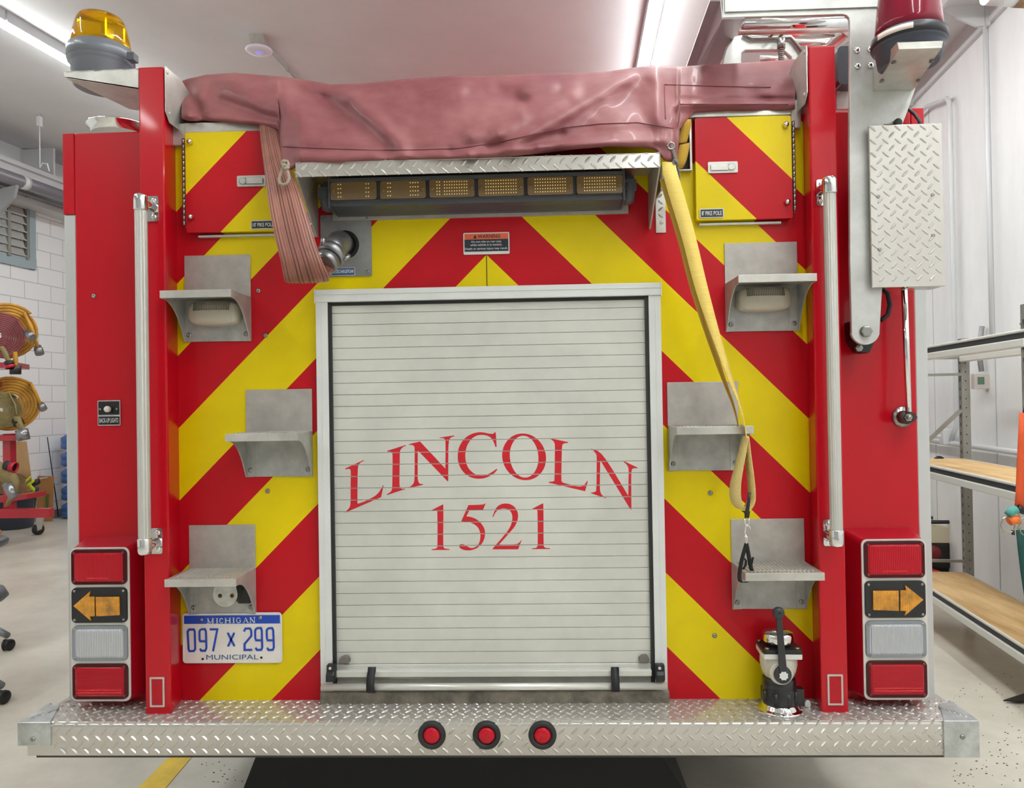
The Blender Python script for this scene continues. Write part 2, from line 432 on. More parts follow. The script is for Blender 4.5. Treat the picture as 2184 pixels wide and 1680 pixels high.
# lettering
YL = -.0089
def clip(poly, z, keep_above):
    out = []
    for i in range(len(poly)):
        a, c = poly[i], poly[(i+1) % len(poly)]; ia = (a[1] >= z) == keep_above; ic = (c[1] >= z) == keep_above
        if ia: out.append(a)
        if ia != ic: t = (z-a[1])/(c[1]-a[1]); out.append((a[0]+(c[0]-a[0])*t, z))
    return out
def smooth_poly(pts, it=1):
    """round the gentle bends, keep the sharp corners"""
    for _ in range(it):
        out = []; n = len(pts)
        for i in range(n):
            a, p, c = Vector(pts[i-1]), Vector(pts[i]), Vector(pts[(i+1) % n]); u, v = p-a, c-p
            if u.length < 1e-6 or v.length < 1e-6: continue
            an = u.angle(v)
            if an < .75 and u.length > 4: out += [tuple(p-u*.25), tuple(p+v*.25)]
            else: out.append(tuple(p))
        pts = out
    return pts
def letter(mb, pts, ox, holes=(), it=2):
    def w(q): p = U(ox+q[0]/5.6, 900+q[1]/5.6, YL); return (p.x, p.z)
    loops = [[w(q) for q in smooth_poly(pts, it)]]+[[w(q) for q in h] for h in holes]
    allp = [p for l in loops for p in l]
    tr = tessellate_polygon([[Vector((p[0], p[1], 0)) for p in l] for l in loops])
    for t in tr:
        tri = [allp[i] for i in t]; lo = min(p[1] for p in tri); hi = max(p[1] for p in tri)
        for zz in slz:
            if zz+PIT < lo or zz > hi: continue
            q = clip(clip(tri, zz+.0014, True), zz+PIT-.0014, False)
            if len(q) > 2: mb.add([(x, YL, z_) for x, z_ in q], [tuple(range(len(q)))], False)
A_, B_ = 700, 1040
def ell(cx, cy, rx, ry, sh, n=48): return [(cx+rx*math.cos(2*PI*k/n)+sh*math.sin(2*PI*k/n), cy+ry*math.sin(2*PI*k/n)) for k in range(n)]
LET = [
 (A_, [(205,552),(425,452),(427,461),(385,482),(365,505),(356,540),(352,580),(348,965),(352,972),(370,970),(440,945),(520,905),(575,870),(620,820),(655,752),(662,755),(632,895),(200,1082),(198,1072),(240,1040),(260,1010),(268,960),(268,720),(272,590),(265,565),(245,556),(205,565)]),
 (A_, [(705,342),(925,273),(928,281),(895,295),(870,320),(857,345),(855,380),(850,740),(855,775),(868,792),(890,798),(918,792),(920,799),(700,872),(698,863),(735,840),(755,822),(766,790),(770,400),(765,365),(748,352),(705,351)]),
 (A_, [(965,262),(1097,231),(1400,556),(1402,250),(1398,215),(1385,195),(1365,188),(1332,190),(1332,183),(1508,158),(1508,166),(1470,180),(1450,200),(1440,240),(1435,300),(1433,705),(1425,705),(1070,338),(1068,650),(1072,700),(1085,730),(1105,740),(1133,738),(1133,747),(958,790),(957,781),(990,762),(1015,740),(1028,710),(1032,650),(1033,310),(1028,290),(1010,275),(990,270),(965,271)]),
 (A_, [(1997,118),(2004,150),(2011,296),(1997,296),(1985,250),(1955,200),(1925,172),(1880,155),(1810,150),(1760,165),(1710,200),(1670,255),(1645,320),(1635,400),(1645,480),(1670,545),(1710,590),(1760,625),(1820,640),(1890,630),(1950,600),(2000,565),(2014,557),(2021,565),(1990,605),(1930,645),(1860,672),(1780,678),(1700,660),(1630,615),(1580,550),(1552,480),(1545,400),(1555,320),(1580,260),(1620,205),(1670,160),(1740,130),(1810,118),(1870,125),(1930,140),(1970,140),(1990,120)]),
 (B_, [(735,190),(962,238),(960,248),(920,250),(895,265),(888,300),(885,380),(880,690),(885,710),(900,722),(960,740),(1040,762),(1095,770),(1130,765),(1160,745),(1187,703),(1197,705),(1165,825),(730,722),(728,713),(775,710),(795,702),(800,690),(805,280),(800,250),(785,225),(760,207),(735,199)]),
 (B_, [(1238,316),(1370,360),(1680,880),(1685,570),(1680,540),(1665,510),(1640,485),(1610,467),(1613,458),(1792,542),(1790,550),(1745,550),(1725,560),(1718,590),(1715,700),(1718,1045),(1708,1045),(1345,455),(1340,780),(1345,830),(1360,865),(1390,890),(1413,902),(1412,910),(1235,848),(1235,840),(1270,838),(1293,825),(1300,790),(1305,410),(1298,380),(1275,350),(1238,325)]),
 (A_, [(1370,982),(1377,990),(1373,1470),(1380,1500),(1400,1512),(1448,1516),(1448,1525),(1235,1527),(1235,1518),(1280,1512),(1300,1500),(1306,1470),(1305,1080),(1300,1060),(1285,1050),(1230,1062),(1227,1054)]),
 (A_, [(1675,990),(1850,985),(1870,975),(1880,965),(1878,978),(1850,1045),(1690,1048),(1650,1125),(1700,1130),(1770,1155),(1830,1210),(1868,1270),(1876,1340),(1860,1410),(1825,1465),(1770,1510),(1700,1532),(1630,1530),(1585,1512),(1562,1485),(1570,1462),(1600,1455),(1640,1470),(1690,1500),(1730,1505),(1780,1480),(1810,1430),(1820,1360),(1812,1300),(1785,1250),(1740,1215),(1680,1192),(1588,1185)]),
 (B_, [(57,1135),(75,1075),(110,1010),(160,978),(225,968),(290,985),(340,1030),(365,1090),(362,1160),(335,1230),(290,1290),(140,1458),(150,1462),(330,1460),(365,1450),(390,1425),(400,1408),(406,1410),(365,1518),(57,1518),(58,1510),(200,1350),(260,1270),(290,1200),(298,1130),(285,1080),(255,1045),(210,1030),(160,1032),(115,1055),(85,1090),(70,1130)]),
 (B_, [(660,968),(667,976),(668,1460),(675,1490),(695,1502),(745,1505),(745,1514),(528,1516),(528,1508),(575,1502),(592,1490),(600,1460),(597,1065),(590,1048),(575,1040),(522,1050),(518,1042)]),
]
nms = 'LINC LN1521'
for i, (ox, pts) in enumerate(LET):
    b = MB(); letter(b, pts, ox); b.build('lettering', LRED, door, label='red letter on the roll-up door' if i < 6 else 'red numeral on the roll-up door')
b = MB(); letter(b, ell(436, 414, 262, 279, 18), B_, [ell(436, 412, 171, 250, 12)], 0); b.build('lettering', LRED, door, label='red letter on the roll-up door')
# bottom rail of the door
b = MB()
b.box(-.47, .47, -.012, -.002, ZS0-.017, ZS0-.0005)
b.box(-.467, .467, -.034, -.002, ZS0-.032, ZS0-.013)
b.build('bottom_rail', SLAT, door, bevel=.003)
zb = ZS0-.032
b = MB(); b.box(-.467, .467, -.012, -.001, zb-.036, zb); b.build('bottom_slat', mat('dull_slat', (176, 173, 165), .4, .4, var=.12, vs=7), door)
b = MB(); zt = U(1040, 1464, -.045).z
b.cyl((-.505, -.045, zt), (.508, -.045, zt), .0105, 18); lb = b.build('lift_bar', mat('bar_aluminium', (218, 216, 210), .3, .45), door)
for s in (-1, 1):
    c = U(705 if s < 0 else 1409, 1438, -.05)
    b = MB(); b.prism([(c.x-.013, -.026, c.z+.026), (c.x+.013, -.026, c.z+.026), (c.x+.014, -.026, c.z-.02), (c.x-.014, -.026, c.z-.02)], (0, -.02, 0))
    b.hexa([(c.x-.013, -.046, c.z+.01), (c.x+.013, -.046, c.z+.01), (c.x+.012, -.046, c.z-.024), (c.x-.014, -.046, c.z-.024)], [(c.x-.012, -.058, c.z), (c.x+.01, -.058, c.z), (c.x+.01, -.056, c.z-.02), (c.x-.014, -.056, c.z-.02)])
    q = b.build('bar_bracket', BLACK, door, bevel=.003)
    b = MB(); b.lathe((c.x-.002, -.046, c.z+.017), (0, -1, 0), [(.0042, 0), (.0042, .003), (.0018, .003), (.0015, .001), (0, .001)], 14); b.build('rivet', WHITEP, q)
for (x, w) in ((793, .0118), (1312, .0118)):
    c = U(x, 1440, -.04); zt2 = U(x, 1423, -.04).z
    b = MB(); b.ribbon([(c.x, -.036, zt2), (c.x, -.0385, zt2-.01), (c.x-.001, -.046, zt2-.02), (c.x-.001, -.058, zt+.012), (c.x-.001, -.0585, zt-.006), (c.x, -.05, zt-.0135), (c.x, -.04, zt-.0135)], (w, 0, 0), .003)
    b.build('bar_strap', mat('strap_black', (22, 22, 26), .5), door)
for (x, y) in ((735, 1407), (1373, 1405)):
    c = U(x, y, -.02); b = MB()
    b.prism([(c.x-.014, -.008, c.z-.009), (c.x+.015, -.008, c.z-.009), (c.x+.016, -.008, c.z+.003), (c.x+.01, -.008, c.z+.011), (c.x-.005, -.008, c.z+.011), (c.x-.015, -.008, c.z+.004)], (0, -.02, 0))
    b.build('door_stop', mat('brown_rubber', (108, 103, 98), .6), door, bevel=.003)
# maker's label with flag
a, c = U(831, 1432, -.0135), U(901, 1447, -.0135)
b = MB(); b.box(a.x, c.x, -.0132, -.0122, c.z, a.z); q = b.build('maker_label', mat('label_paper', (202, 198, 190), .5), door)
b = MB(); fx, fz = U(859, 1432, -.0135), U(878, 1439, -.0135); hh = (fx.z-fz.z)/7
for k in range(0, 7, 2): b.box(fx.x, fz.x, -.0136, -.0133, fx.z-hh*(k+1), fx.z-hh*k)
b.build('flag_stripe', mat('flag_red', (178, 60, 66), .5), q)
b = MB(); b.box(fx.x, fx.x+(fz.x-fx.x)*.35, -.0139, -.0136, fx.z-hh*4, fx.z); b.build('flag_canton', mat('flag_blue', (50, 40, 70), .5), q)
text(q, "130243", (883, 1441), (899, 1445), -.0136, BLACK)
for (x0, y0, x1, y1, t) in ((834, 1434, 852, 1442, 'ROLL-UP\nDOORS'),): 
    pass
b = MB()
for k in range(6):
    p0, p1 = U(834, 1434+k*1.5, -.0137), U(852-(k % 2)*3, 1434.6+k*1.5, -.0137); b.box(p0.x, p1.x, -.0137, -.0133, p1.z, p0.z)
p0, p1 = U(885, 1433.5, -.0137), U(898, 1435, -.0137); b.box(p0.x, p1.x, -.0137, -.0133, p1.z, p0.z)
p0, p1 = U(857, 1441.5, -.0137), U(880, 1442.5, -.0137); b.box(p0.x, p1.x, -.0137, -.0133, p1.z, p0.z)
b.build('fine_print', DGREY, q)
# sill under the door
b = MB(); b.box(-.515, .518, -.03, -.001, ZT, .545); b.build('door_sill', mat('worn_sill', (142, 134, 122), .45, .5, var=.3, vs=20, bump=.3, bs=60), door, bevel=.004)
b = MB(); b.box(-.478, .478, -.006, -.0005, .54, ZS0-.03); b.build('door_gap', DARK, door)

# ---------------- warning plate
a, c = U(988, 497, -.003), U(1087, 541, -.003)
b = MB(); b.prism(rrect(a.x, c.x, c.z, a.z, .004, -.0005), (0, -.004, 0)); q = b.build('warning_sign', WHITEP, truck, bevel=.001, label='small black and orange WARNING sign above the door')
i0, i1 = a.x+.0035, c.x-.0035; zz0 = c.z+.0085; zz1 = a.z-.0035; hz = zz1-(zz1-zz0)*.31
b = MB(); b.box(i0, i1, -.0052, -.0044, zz0, hz-.0005); b.build('sign_face', mat('sign_black', (40, 46, 56), .3), q)
b = MB(); b.box(i0, i1, -.0052, -.0044, hz, zz1); b.build('sign_band', mat('sign_orange', (222, 98, 62), .4), q)
wI = i1-i0
text3(q, 'WARNING', i0+wI*.30, i0+wI*.82, hz+.003, zz1-.0025, -.0055, BLACK, bold=.02)
b = MB(); tx = i0+wI*.2; b.prism([(tx, -.0053, hz+.0025), (tx+.0115, -.0053, hz+.0025), (tx+.00575, -.0053, zz1-.002)], (0, -.0004, 0)); b.build('warning_triangle', BLACK, q)
hb = hz-zz0
text3(q, 'Do not ride on rear step', i0+wI*.16, i0+wI*.84, zz0+hb*.68, zz0+hb*.88, -.0055, WHITEP, bold=.01)
text3(q, 'while vehicle is in motion.', i0+wI*.13, i0+wI*.86, zz0+hb*.45, zz0+hb*.63, -.0055, WHITEP, bold=.01)
text3(q, 'Death or serious injury may result.', i0+wI*.015, i0+wI*.985, zz0+hb*.1, zz0+hb*.32, -.0055, WHITEP, bold=.01)

# ---------------- back-up light switch plate
a, c = U(208, 854, -.003), U(257, 907, -.003)
b = MB(); b.prism(rrect(a.x, c.x, c.z, a.z, .003, -.0003), (0, -.003, 0)); q = b.build('switch_plate', CHROME, truck, bevel=.0008, label='black BACK-UP LIGHTS switch plate')
mz = c.z+(a.z-c.z)*.4
b = MB(); b.box(a.x+.003, c.x-.003, -.0042, -.003, mz+.002, a.z-.003); b.box(a.x+.003, c.x-.003, -.0042, -.003, c.z+.003, mz-.003); b.build('plate_face', BLACK, q)
text3(q, 'BACK-UP LIGHTS', a.x+.006, c.x-.006, c.z+.009, mz-.008, -.0046, WHITEP, bold=.01)
k = U(227, 871, -.02); b = MB(); b.lathe((k.x, -.0042, k.z-.002), (0, -1, 0), [(.006, 0), (.006, .004), (.0095, .006), (.01, .012), (.008, .017), (0, .019)], 16); b.build('toggle_boot', mat('milky_boot', (214, 212, 205), .25), q)
b = MB(); screw(b, (a.x+.009, -.0042, k.z-.002), r=.004); screw(b, (c.x-.01, -.0042, k.z-.002), r=.004); b.build('screw', SCREW, q)

# ---------------- grab rails
KN = mat('knurled_grip', (188, 186, 180), .35, .3, wave=('Z', 190, .3))
def rail(xt, yt, xb, yb, s):
    Y = -.158; a, c = U(xt, yt, Y), U(xb, yb, Y); X = (a.x+c.x)/2
    rr = .0168
    b = MB(); n = 18; vs = []
    for k in range(2):
        zz = (c.z, a.z)[k]
        for i in range(n*2):
            an = PI*i/n; r_ = rr*(1 if i % 2 else .955); vs.append((X+r_*math.cos(an), Y+r_*math.sin(an), zz))
    b.add(vs, [(i, (i+1) % (2*n), (i+1) % (2*n)+2*n, i+2*n) for i in range(2*n)], False)
    q = b.build('grab_rail', KN, truck, label='upright ribbed grab rail on the %s pillar' % ('left' if s < 0 else 'right'))
    for (z0, sg) in ((a.z, 1), (c.z, -1)):
        b = MB(); b.lathe((X, Y, z0-sg*.014), (0, 0, sg), [(.0185, 0), (.0195, .002), (.0192, .036), (.018, .042), (.013, .047), (0, .049)], 24)
        b.tube([(X, Y, z0+sg*.012), (X-s*.002, Y+.025, z0+sg*.012), (X-s*.006, -.104, z0+sg*.008)], [.016, .014, .014], 14)
        b.build('rail_end_cap', CHROME, q)
        b = MB(); px = U(327 if s < 0 else 1753, 400, -.1).x; pz = z0+sg*.004
        b.prism(rrect(px-.0175, px+.0175, pz-.037, pz+.037, .006, -.1005), (0, -.006, 0)); 
        screw(b, (px-s*.004, -.1065, pz+.024), r=.0075, h=.003); screw(b, (px-s*.004, -.1065, pz-.024), r=.0075, h=.003)
        b.build('rail_bracket', CHROME, q, bevel=.002)
rail(301, 438, 308, 1158, -1); rail(1773, 402, 1780, 1140, 1)

# ---------------- folding steps
LENSC = mat('frosted_lens', (186, 180, 164), .28, coat=.4, wave=('X', 55, .15), trans=.0)
LENSD = mat('lens_ribs', (120, 116, 106), .25, coat=.5, wave=('X', 70, 1.))
def step(cx, zt, wide, zb, ztop, lamp, where, shade=False):
    """cx centre, zt tread height, zb bracket bottom, ztop backplate top"""
    hw = wide/2; D = .152
    b = MB(); b.box(cx-hw, cx+hw, -.0045, -.0005, zt-.004, ztop)
    st = b.build('folding_step', BRUSH, truck, bevel=.001, label='cast aluminium step %s' % where)
    # bracket back
    b = MB(); b.box(cx-hw, cx+hw, -.006, -.0005, zb, zt-.004)
    for s in (-1, 1): b.box(cx+s*hw, cx+s*(hw-.028), -.008, -.006, zb, zt-.02)
    b.build('step_bracket', CAST, st, bevel=.0015)
    for s in (-1, 1):
        b = MB(); screw(b, (cx+s*(hw-.014), -.008, zb+.021), r=.0075, h=.003); b.build('screw', SCREW, st)
        # gusset
        prof = [(-D, zt-.001), (-D, zt-.021)]
        for k in range(1, 13):
            t = k/12; yy = -D+ (D-.012)*(t**.75); zz = zt-.021-(zt-.021-zb)*(t**1.9)
            prof.append((yy, zz))
        prof += [(-.004, zb), (-.004, zt-.001)]
        x = cx+s*hw
        b = MB(); b.prism([(x, p[0], p[1]) for p in prof], (-s*.0035, 0, 0)); b.build('step_gusset', CAST, st, bevel=.0008)
    # tread with lip and ribs
    hg = hw; hw = hw-.0009; b = MB(); b.box(cx-hg-.0009, cx+hg+.0009, -D-.002, -D+.006, zt-.021, zt+.0005); b.box(cx-hw, cx+hw, -D, -.004, zt-.008, zt-.002); b.box(cx-hw, cx-hw+.01, -D, -.004, zt-.01, zt); b.box(cx+hw-.01, cx+hw, -D, -.004, zt-.01, zt)
    # recessed border + ribs
    b.box(cx-hw+.012, cx+hw-.012, -D+.028, -D+.034, zt-.002, zt+.0005)
    n = 17
    for k in range(n):
        x = cx-hw+.016+k*(2*hw-.032)/(n-1)
        b.hexa([(x-.003, -D+.034, zt-.002), (x+.003, -D+.034, zt-.002), (x+.003, -.01, zt-.002), (x-.003, -.01, zt-.002)], [(x-.001, -D+.034, zt+.0022), (x+.001, -D+.034, zt+.0022), (x+.001, -.01, zt+.0022), (x-.001, -.01, zt+.0022)])
        b.hexa([(x-.003, -D+.008, zt-.002), (x+.003, -D+.008, zt-.002), (x+.003, -D+.024, zt-.002), (x-.003, -D+.024, zt-.002)], [(x-.001, -D+.008, zt+.0022), (x+.001, -D+.008, zt+.0022), (x+.001, -D+.024, zt+.0022), (x-.001, -D+.024, zt+.0022)])
    b.build('step_tread', ALU, st, bevel=.0008); hw = hg
    if lamp == 'lens':
        zc = zt-.052; b = MB(); N = 26; vs = []; fs = []
        prof = [(1, 0), (1, .02), (.97, .03), (.86, .038), (.5, .044), (0, .046)]
        for (k, d) in prof:
            for i in range(N):
                a = 2*PI*i/N; ca, sa = math.cos(a), math.sin(a); e = .55
                vs.append((cx+.079*k*(abs(ca)**e)*(1 if ca > 0 else -1), -.006-d, zc+.036*k*(abs(sa)**e)*(1 if sa > 0 else -1)))
        for j in range(len(prof)-1):
            for i in range(N): fs.append((j*N+i, j*N+(i+1) % N, (j+1)*N+(i+1) % N, (j+1)*N+i))
        b.add(vs, fs, True); l = b.build('step_lamp', LENSC, st, label='frosted lamp lens under the step')
        b = MB()
        for k in range(22):
            x = cx-.055+k*.005; b.hexa([(x, -.044, zc+.006), (x+.003, -.044, zc+.006), (x+.003, -.036, zc+.03), (x, -.036, zc+.03)], [(x+.0005, -.0535, zc+.008), (x+.0025, -.0535, zc+.008), (x+.0025, -.046, zc+.031), (x+.0005, -.046, zc+.031)])
        b.build('lens_ribs', LENSD, l)
        b = MB(); [screw(b, (cx+s*.063, -.034, zc-.004), r=.005, h=.004) for s in (-1, 1)]; b.build('lens_screw', SCREW, l)
    if lamp == 'plate':
        x = cx+.035; zc = zt-.058
        b = MB()
        pr = [(x-.030, zc+.036), (x+.026, zc+.036)]+[(x-.003+.037*math.cos(-t*PI/12), zc-.008+.038*math.sin(-t*PI/12)) for t in range(13)]
        b.prism([(p[0], -.012, p[1]) for p in pr], (0, -.05, 0)); l = b.build('plate_lamp', mat('worn_chrome', (190, 190, 186), .16, .9, var=.15, vs=30), st, bevel=.005, seg=3, label='chrome licence plate lamp')
        b = MB(); [screw(b, (x+s*.018, -.0615, zc-.012), r=.0065, h=.003) for s in (-1, 1)]; b.build('lamp_screw', mat('rusty_screw', (96, 66, 40), .6, .3), l)
        b = MB(); b.box(x+.02, x+.058, -.03, -.006, zc-.045, zc+.03); b.build('lamp_housing', BLACK, l, bevel=.004)
def stp(x0, x1, ytop, ytread, ybot, lamp, where, w=.208):
    a, c = U(x0, ytop, -.003), U(x1, ytop, -.003)
    zt = U((x0+x1)/2, ytread, -.003).z; step((a.x+c.x)/2, zt, w, U((x0+x1)/2, ybot, -.005).z, (a.z+c.z)/2, lamp, where)
stp(392, 535, 544, 634, 728, 'lens', 'with a lamp, high on the left by the hanging hose', .203)
stp(1546, 1698, 517, 603, 706, 'lens', 'with a lamp, high on the right under the small door', .213)
stp(523, 666, 830, 920, 1016, None, 'left of the roll-up door at mid height', .203)
stp(1424, 1572, 814, 906, 1003, None, 'right of the roll-up door under the yellow strap', .209)
stp(402, 545, 1119, 1210, 1309, 'plate', 'low on the left above the licence plate', .203)
stp(1560, 1713, 1106, 1197, 1298, None, 'low on the right with a black loop around it', .214)

# ---------------- licence plate
X0 = U(387, 1310, -.01).x; ZP = U(494, 1307, -.01).z; X1 = X0+.305; Z0 = ZP-.152
BLUE = mat('plate_blue', (14, 66, 176), .35)
b = MB(); b.prism(rrect(X0, X1, Z0, ZP, .011, -.004), (0, -.002, 0)); lp = b.build('license_plate', mat('plate_white', (226, 220, 214), .35, var=.05, vs=12), truck, bevel=.0007, label='white Michigan licence plate numbered 097 x 299')
b = MB(); b.prism(rrect(X0+.0015, X1-.0015, Z0+.0015, ZP-.0015, .0095, -.006), (0, -.0012, 0), [rrect(X0+.004, X1-.004, Z0+.004, ZP-.004, .007, -.006)]); b.build('plate_rim', WHITEP, lp)
b = MB(); b.box(X0+.006, X1-.006, -.0068, -.006, ZP-.033, ZP-.008); b.build('plate_band', BLUE, lp)
def px(x, y):   # coordinates of the 7x zoom of the plate -> plate plane
    q = U(370+x/7, 1190+y/7, -.0072); return (q.x, q.z)
b = MB()
for pl in [[(212,1095),(235,1065),(305,1065),(318,1095),(325,1355),(305,1385),(240,1388),(226,1360),(212,1095)],
           [(495,1240),(400,1240),(390,1215),(388,1095),(405,1062),(470,1060),(484,1095),(492,1340),(475,1380),(415,1382),(396,1350)],
           [(540,1062),(655,1062),(590,1390)],
           [(808,1112),(912,1315)], [(908,1112),(815,1315)],
           [(1052,1095),(1075,1050),(1140,1048),(1160,1080),(1162,1160),(1062,1280),(1062,1370),(1175,1368)],
           [(1325,1225),(1235,1225),(1222,1195),(1220,1080),(1240,1045),(1305,1043),(1318,1080),(1325,1330),(1310,1368),(1245,1370),(1225,1335)],
           [(1498,1225),(1408,1225),(1395,1195),(1392,1080),(1412,1045),(1475,1043),(1490,1080),(1498,1330),(1482,1368),(1418,1370),(1398,1335)]]:
    if pl[0] != pl[-1] and len(pl) > 9: strokes(b, [[px(*p) for p in pl[:5]]], .0064, -.0076); pl = pl[4:]
    strokes(b, [[px(*p) for p in pl]] if pl[0] != pl[-1] else [[px(*p) for p in pl[:-1]]+[px(*pl[0])]], .0064, -.0074)
b.build('plate_number', BLUE, lp)
text(lp, 'MUNICIPAL', (440, 1396), (551, 1406), -.0072, mat('plate_navy', (40, 78, 130), .4))
# MICHIGAN with slab serifs
b = MB()
def rl(x0, y0, x1, y1): p, q = px(x0, y0), px(x1, y1); b.box(p[0], q[0], -.0078, -.0069, q[1], p[1])
def st_(pts, w): strokes(b, [[px(*p) for p in pts]], w, -.0078)
def stem(x, w=18, yt=893, yb=975, tilt=0, sw=30): rl(x-w/2, yt, x+w/2, yb); rl(x-sw/2, yt, x+sw/2, yt+7); rl(x-sw/2, yb-7, x+sw/2, yb)
stem(516, 9, 897, 980, sw=30); stem(588, 18, 893, 977, sw=32); st_([(512, 903), (550, 972)], .0026); st_([(592, 900), (552, 972)], .0012)
stem(650, 18, 892, 975, sw=36)
st_([(738, 915), (722, 897), (700, 900), (690, 935), (702, 965), (724, 968), (740, 952)], .0022)
stem(780, 18, 889, 973, sw=34); stem(842, 18, 887, 970, sw=34); rl(785, 926, 838, 934)
stem(898, 18, 886, 969, sw=36)
st_([(1000, 905), (980, 890), (955, 893), (940, 925), (952, 958), (975, 964), (998, 955), (998, 930)], .0022); rl(980, 926, 1012, 932)
st_([(1050, 964), (1078, 886)], .0012); st_([(1078, 886), (1112, 962)], .0026); rl(1062, 934, 1096, 940); rl(1036, 960, 1066, 966); rl(1094, 958, 1128, 965)
stem(1150, 8, 884, 968, sw=28); stem(1208, 8, 880, 964, sw=28); st_([(1146, 888), (1206, 962)], .0028)
b.build('state_name', WHITEP, lp)
for (x, y) in ((429, 1321), (555, 1317)):
    b = MB(); screw(b, U(x, y, -.0068), r=.0062, h=.003); b.build('plate_screw', SCREW, lp)
for (x, y) in ((432.5, 1405), (557.5, 1402)):
    b = MB(); p = U(x, y, -.0062); b.lathe(p, (0, -1, 0), [(.0036, 0), (.0036, .0007), (0, .0007)], 14); b.build('plate_hole', DARK, lp)
# ---------------- tail light clusters
LR = mat('red_lens', (178, 0, 26), .2, coat=.2, wave=('X', 62, .45, 'SIN', 1.5), spec=.25)
LR2 = mat('red_led_lens', (168, 0, 24), .2, coat=.2, wave=('Z', 60, .35), spec=.25)
LC = mat('clear_lens', (188, 190, 196), .15, .35, coat=.8, wave=('X', 62, .8, 'SIN', 1.2))
LA = mat('amber_lens', (214, 142, 0), .16, coat=.8, wave=('X', 62, .5), var=.3, vs=22)
RIM = {'r': mat('red_rim', (70, 0, 12), .25, coat=.1, spec=.25), 'a': BLACK, 'c': mat('grey_rim', (128, 134, 142), .25, coat=.5)}
for s in (-1, 1):
    Y = -.072
    if s < 0: a, c = U(149, 1168, Y), U(271, 1498, Y)
    else: a, c = U(1844, 1150, Y), U(1982, 1495, Y)
    x0, x1, z0, z1 = a.x, c.x, c.z+.004, a.z
    if s < 0: x1 = x0+.178
    else: x0 = x1-.181
    # tapered red housing
    b = MB(); e = .03
    inner = rrect(x0, x1, z0, z1, .016, Y+.004); outer = rrect(x0-(e if s > 0 else -.0), x1+(e if s < 0 else 0), z0, z1+.02, .016, -.0005)
    n = len(inner); b.add(inner+outer, [(i, (i+1) % n, (i+1) % n+n, i+n) for i in range(n)]+[tuple(range(n))], False)
    q = b.build('tail_light_cluster', mat('red_housing', (160, 10, 30), .35, coat=.2, spec=.25), truck, label='%s stack of four tail lights in a white bezel' % ('left' if s < 0 else 'right'))
    hgt = (z1-z0); m_ = .0062; cell = (hgt-.004)/4; holes = []; cells = []
    for k in range(4):
        zz1 = z1-.005-k*cell; zz0 = zz1-cell+.0085
        holes.append(rrect(x0+m_, x1-m_, zz0, zz1, .014, Y)); cells.append((x0+m_, x1-m_, zz0, zz1))
    b = MB(); b.prism(rrect(x0, x1, z0, z1, .017, Y), (0, .006, 0), [list(reversed(h)) for h in holes]); b.build('bezel', mat('pale_bezel', (212, 208, 202), .3, .15), q, bevel=.001)
    for k, (kind, lm) in enumerate((('r', LR), ('a', LA), ('c', LC), ('r', LR2))):
        cx0, cx1, cz0, cz1 = cells[k]
        nm = {'r': 'red_lamp', 'a': 'turn_arrow_lamp', 'c': 'reversing_lamp'}[kind]
        b = MB(); b.prism(rrect(cx0+.0005, cx1-.0005, cz0+.0005, cz1-.0005, .0135, Y+.008), (0, -.014, 0))
        l = b.build(nm, RIM[kind], q, bevel=.003)
        if kind != 'a':
            b = MB(); o = rrect(cx0+.009, cx1-.009, cz0+.009, cz1-.009, .008, Y-.0055); i_ = rrect(cx0+.015, cx1-.015, cz0+.014, cz1-.014, .006, Y-.0085)
            n = len(o); b.add(o+i_, [(i, (i+1) % n, (i+1) % n+n, i+n) for i in range(n)]+[tuple(range(n, 2*n))], False)
            b.build('lens', lm, q)
            if kind == 'r':
                b = MB(); nr = 2 if k == 3 else 1
                for rr_ in range(nr):
                    zz_ = cz0+.021+rr_*.0075+(0 if k == 3 else -.001)
                    w0_, w1_ = (cx0+.02, cx1-.018) if k == 3 else (cx0+.05, cx1-.055)
                    nn_ = 34 if k == 3 else 14
                    for t_ in range(nn_): xx_ = w0_+(w1_-w0_)*t_/(nn_-1); b.lathe((xx_, Y-.0085, zz_), (0, -1, 0), [(.0019, 0), (.0015, .001), (0, .0013)], 6)
                b.build('lens_beads', mat('bead_red', (245, 30, 50), .12, coat=1), q)  # rows of bright beads stand in for reflections in the red lens
        else:
            w_ = cx1-cx0; h_ = cz1-cz0; mz = (cz0+cz1)/2
            def ax(t): return (cx0+t*w_) if s < 0 else (cx1-t*w_)
            P = [(ax(.05), mz), (ax(.355), mz+h_*.41), (ax(.335), mz+h_*.26), (ax(.43), mz+h_*.26), (ax(.435), mz-h_*.3), (ax(.345), mz-h_*.3), (ax(.365), mz-h_*.43)]
            b = MB(); b.prism([(p[0], Y-.0055, p[1]) for p in P], (0, -.005, 0))
            Q = [(ax(.455), mz+h_*.25), (ax(.88), mz+h_*.25), (ax(.885), mz-h_*.27), (ax(.46), mz-h_*.3)]
            b.prism([(p[0], Y-.0055, p[1]) for p in Q], (0, -.005, 0)); b.build('amber_arrow', LA, q, bevel=.0012)
        for ux in (cx0+.0095, cx1-.0095):
            for uz in (cz0+.0095, cz1-.0095): b = MB(); screw(b, (ux, Y-.006, uz), r=.0042, h=.002); b.build('lamp_screw', SCREW if kind != 'r' else mat('dull_red_screw', (120, 50, 50), .3, .5), q)

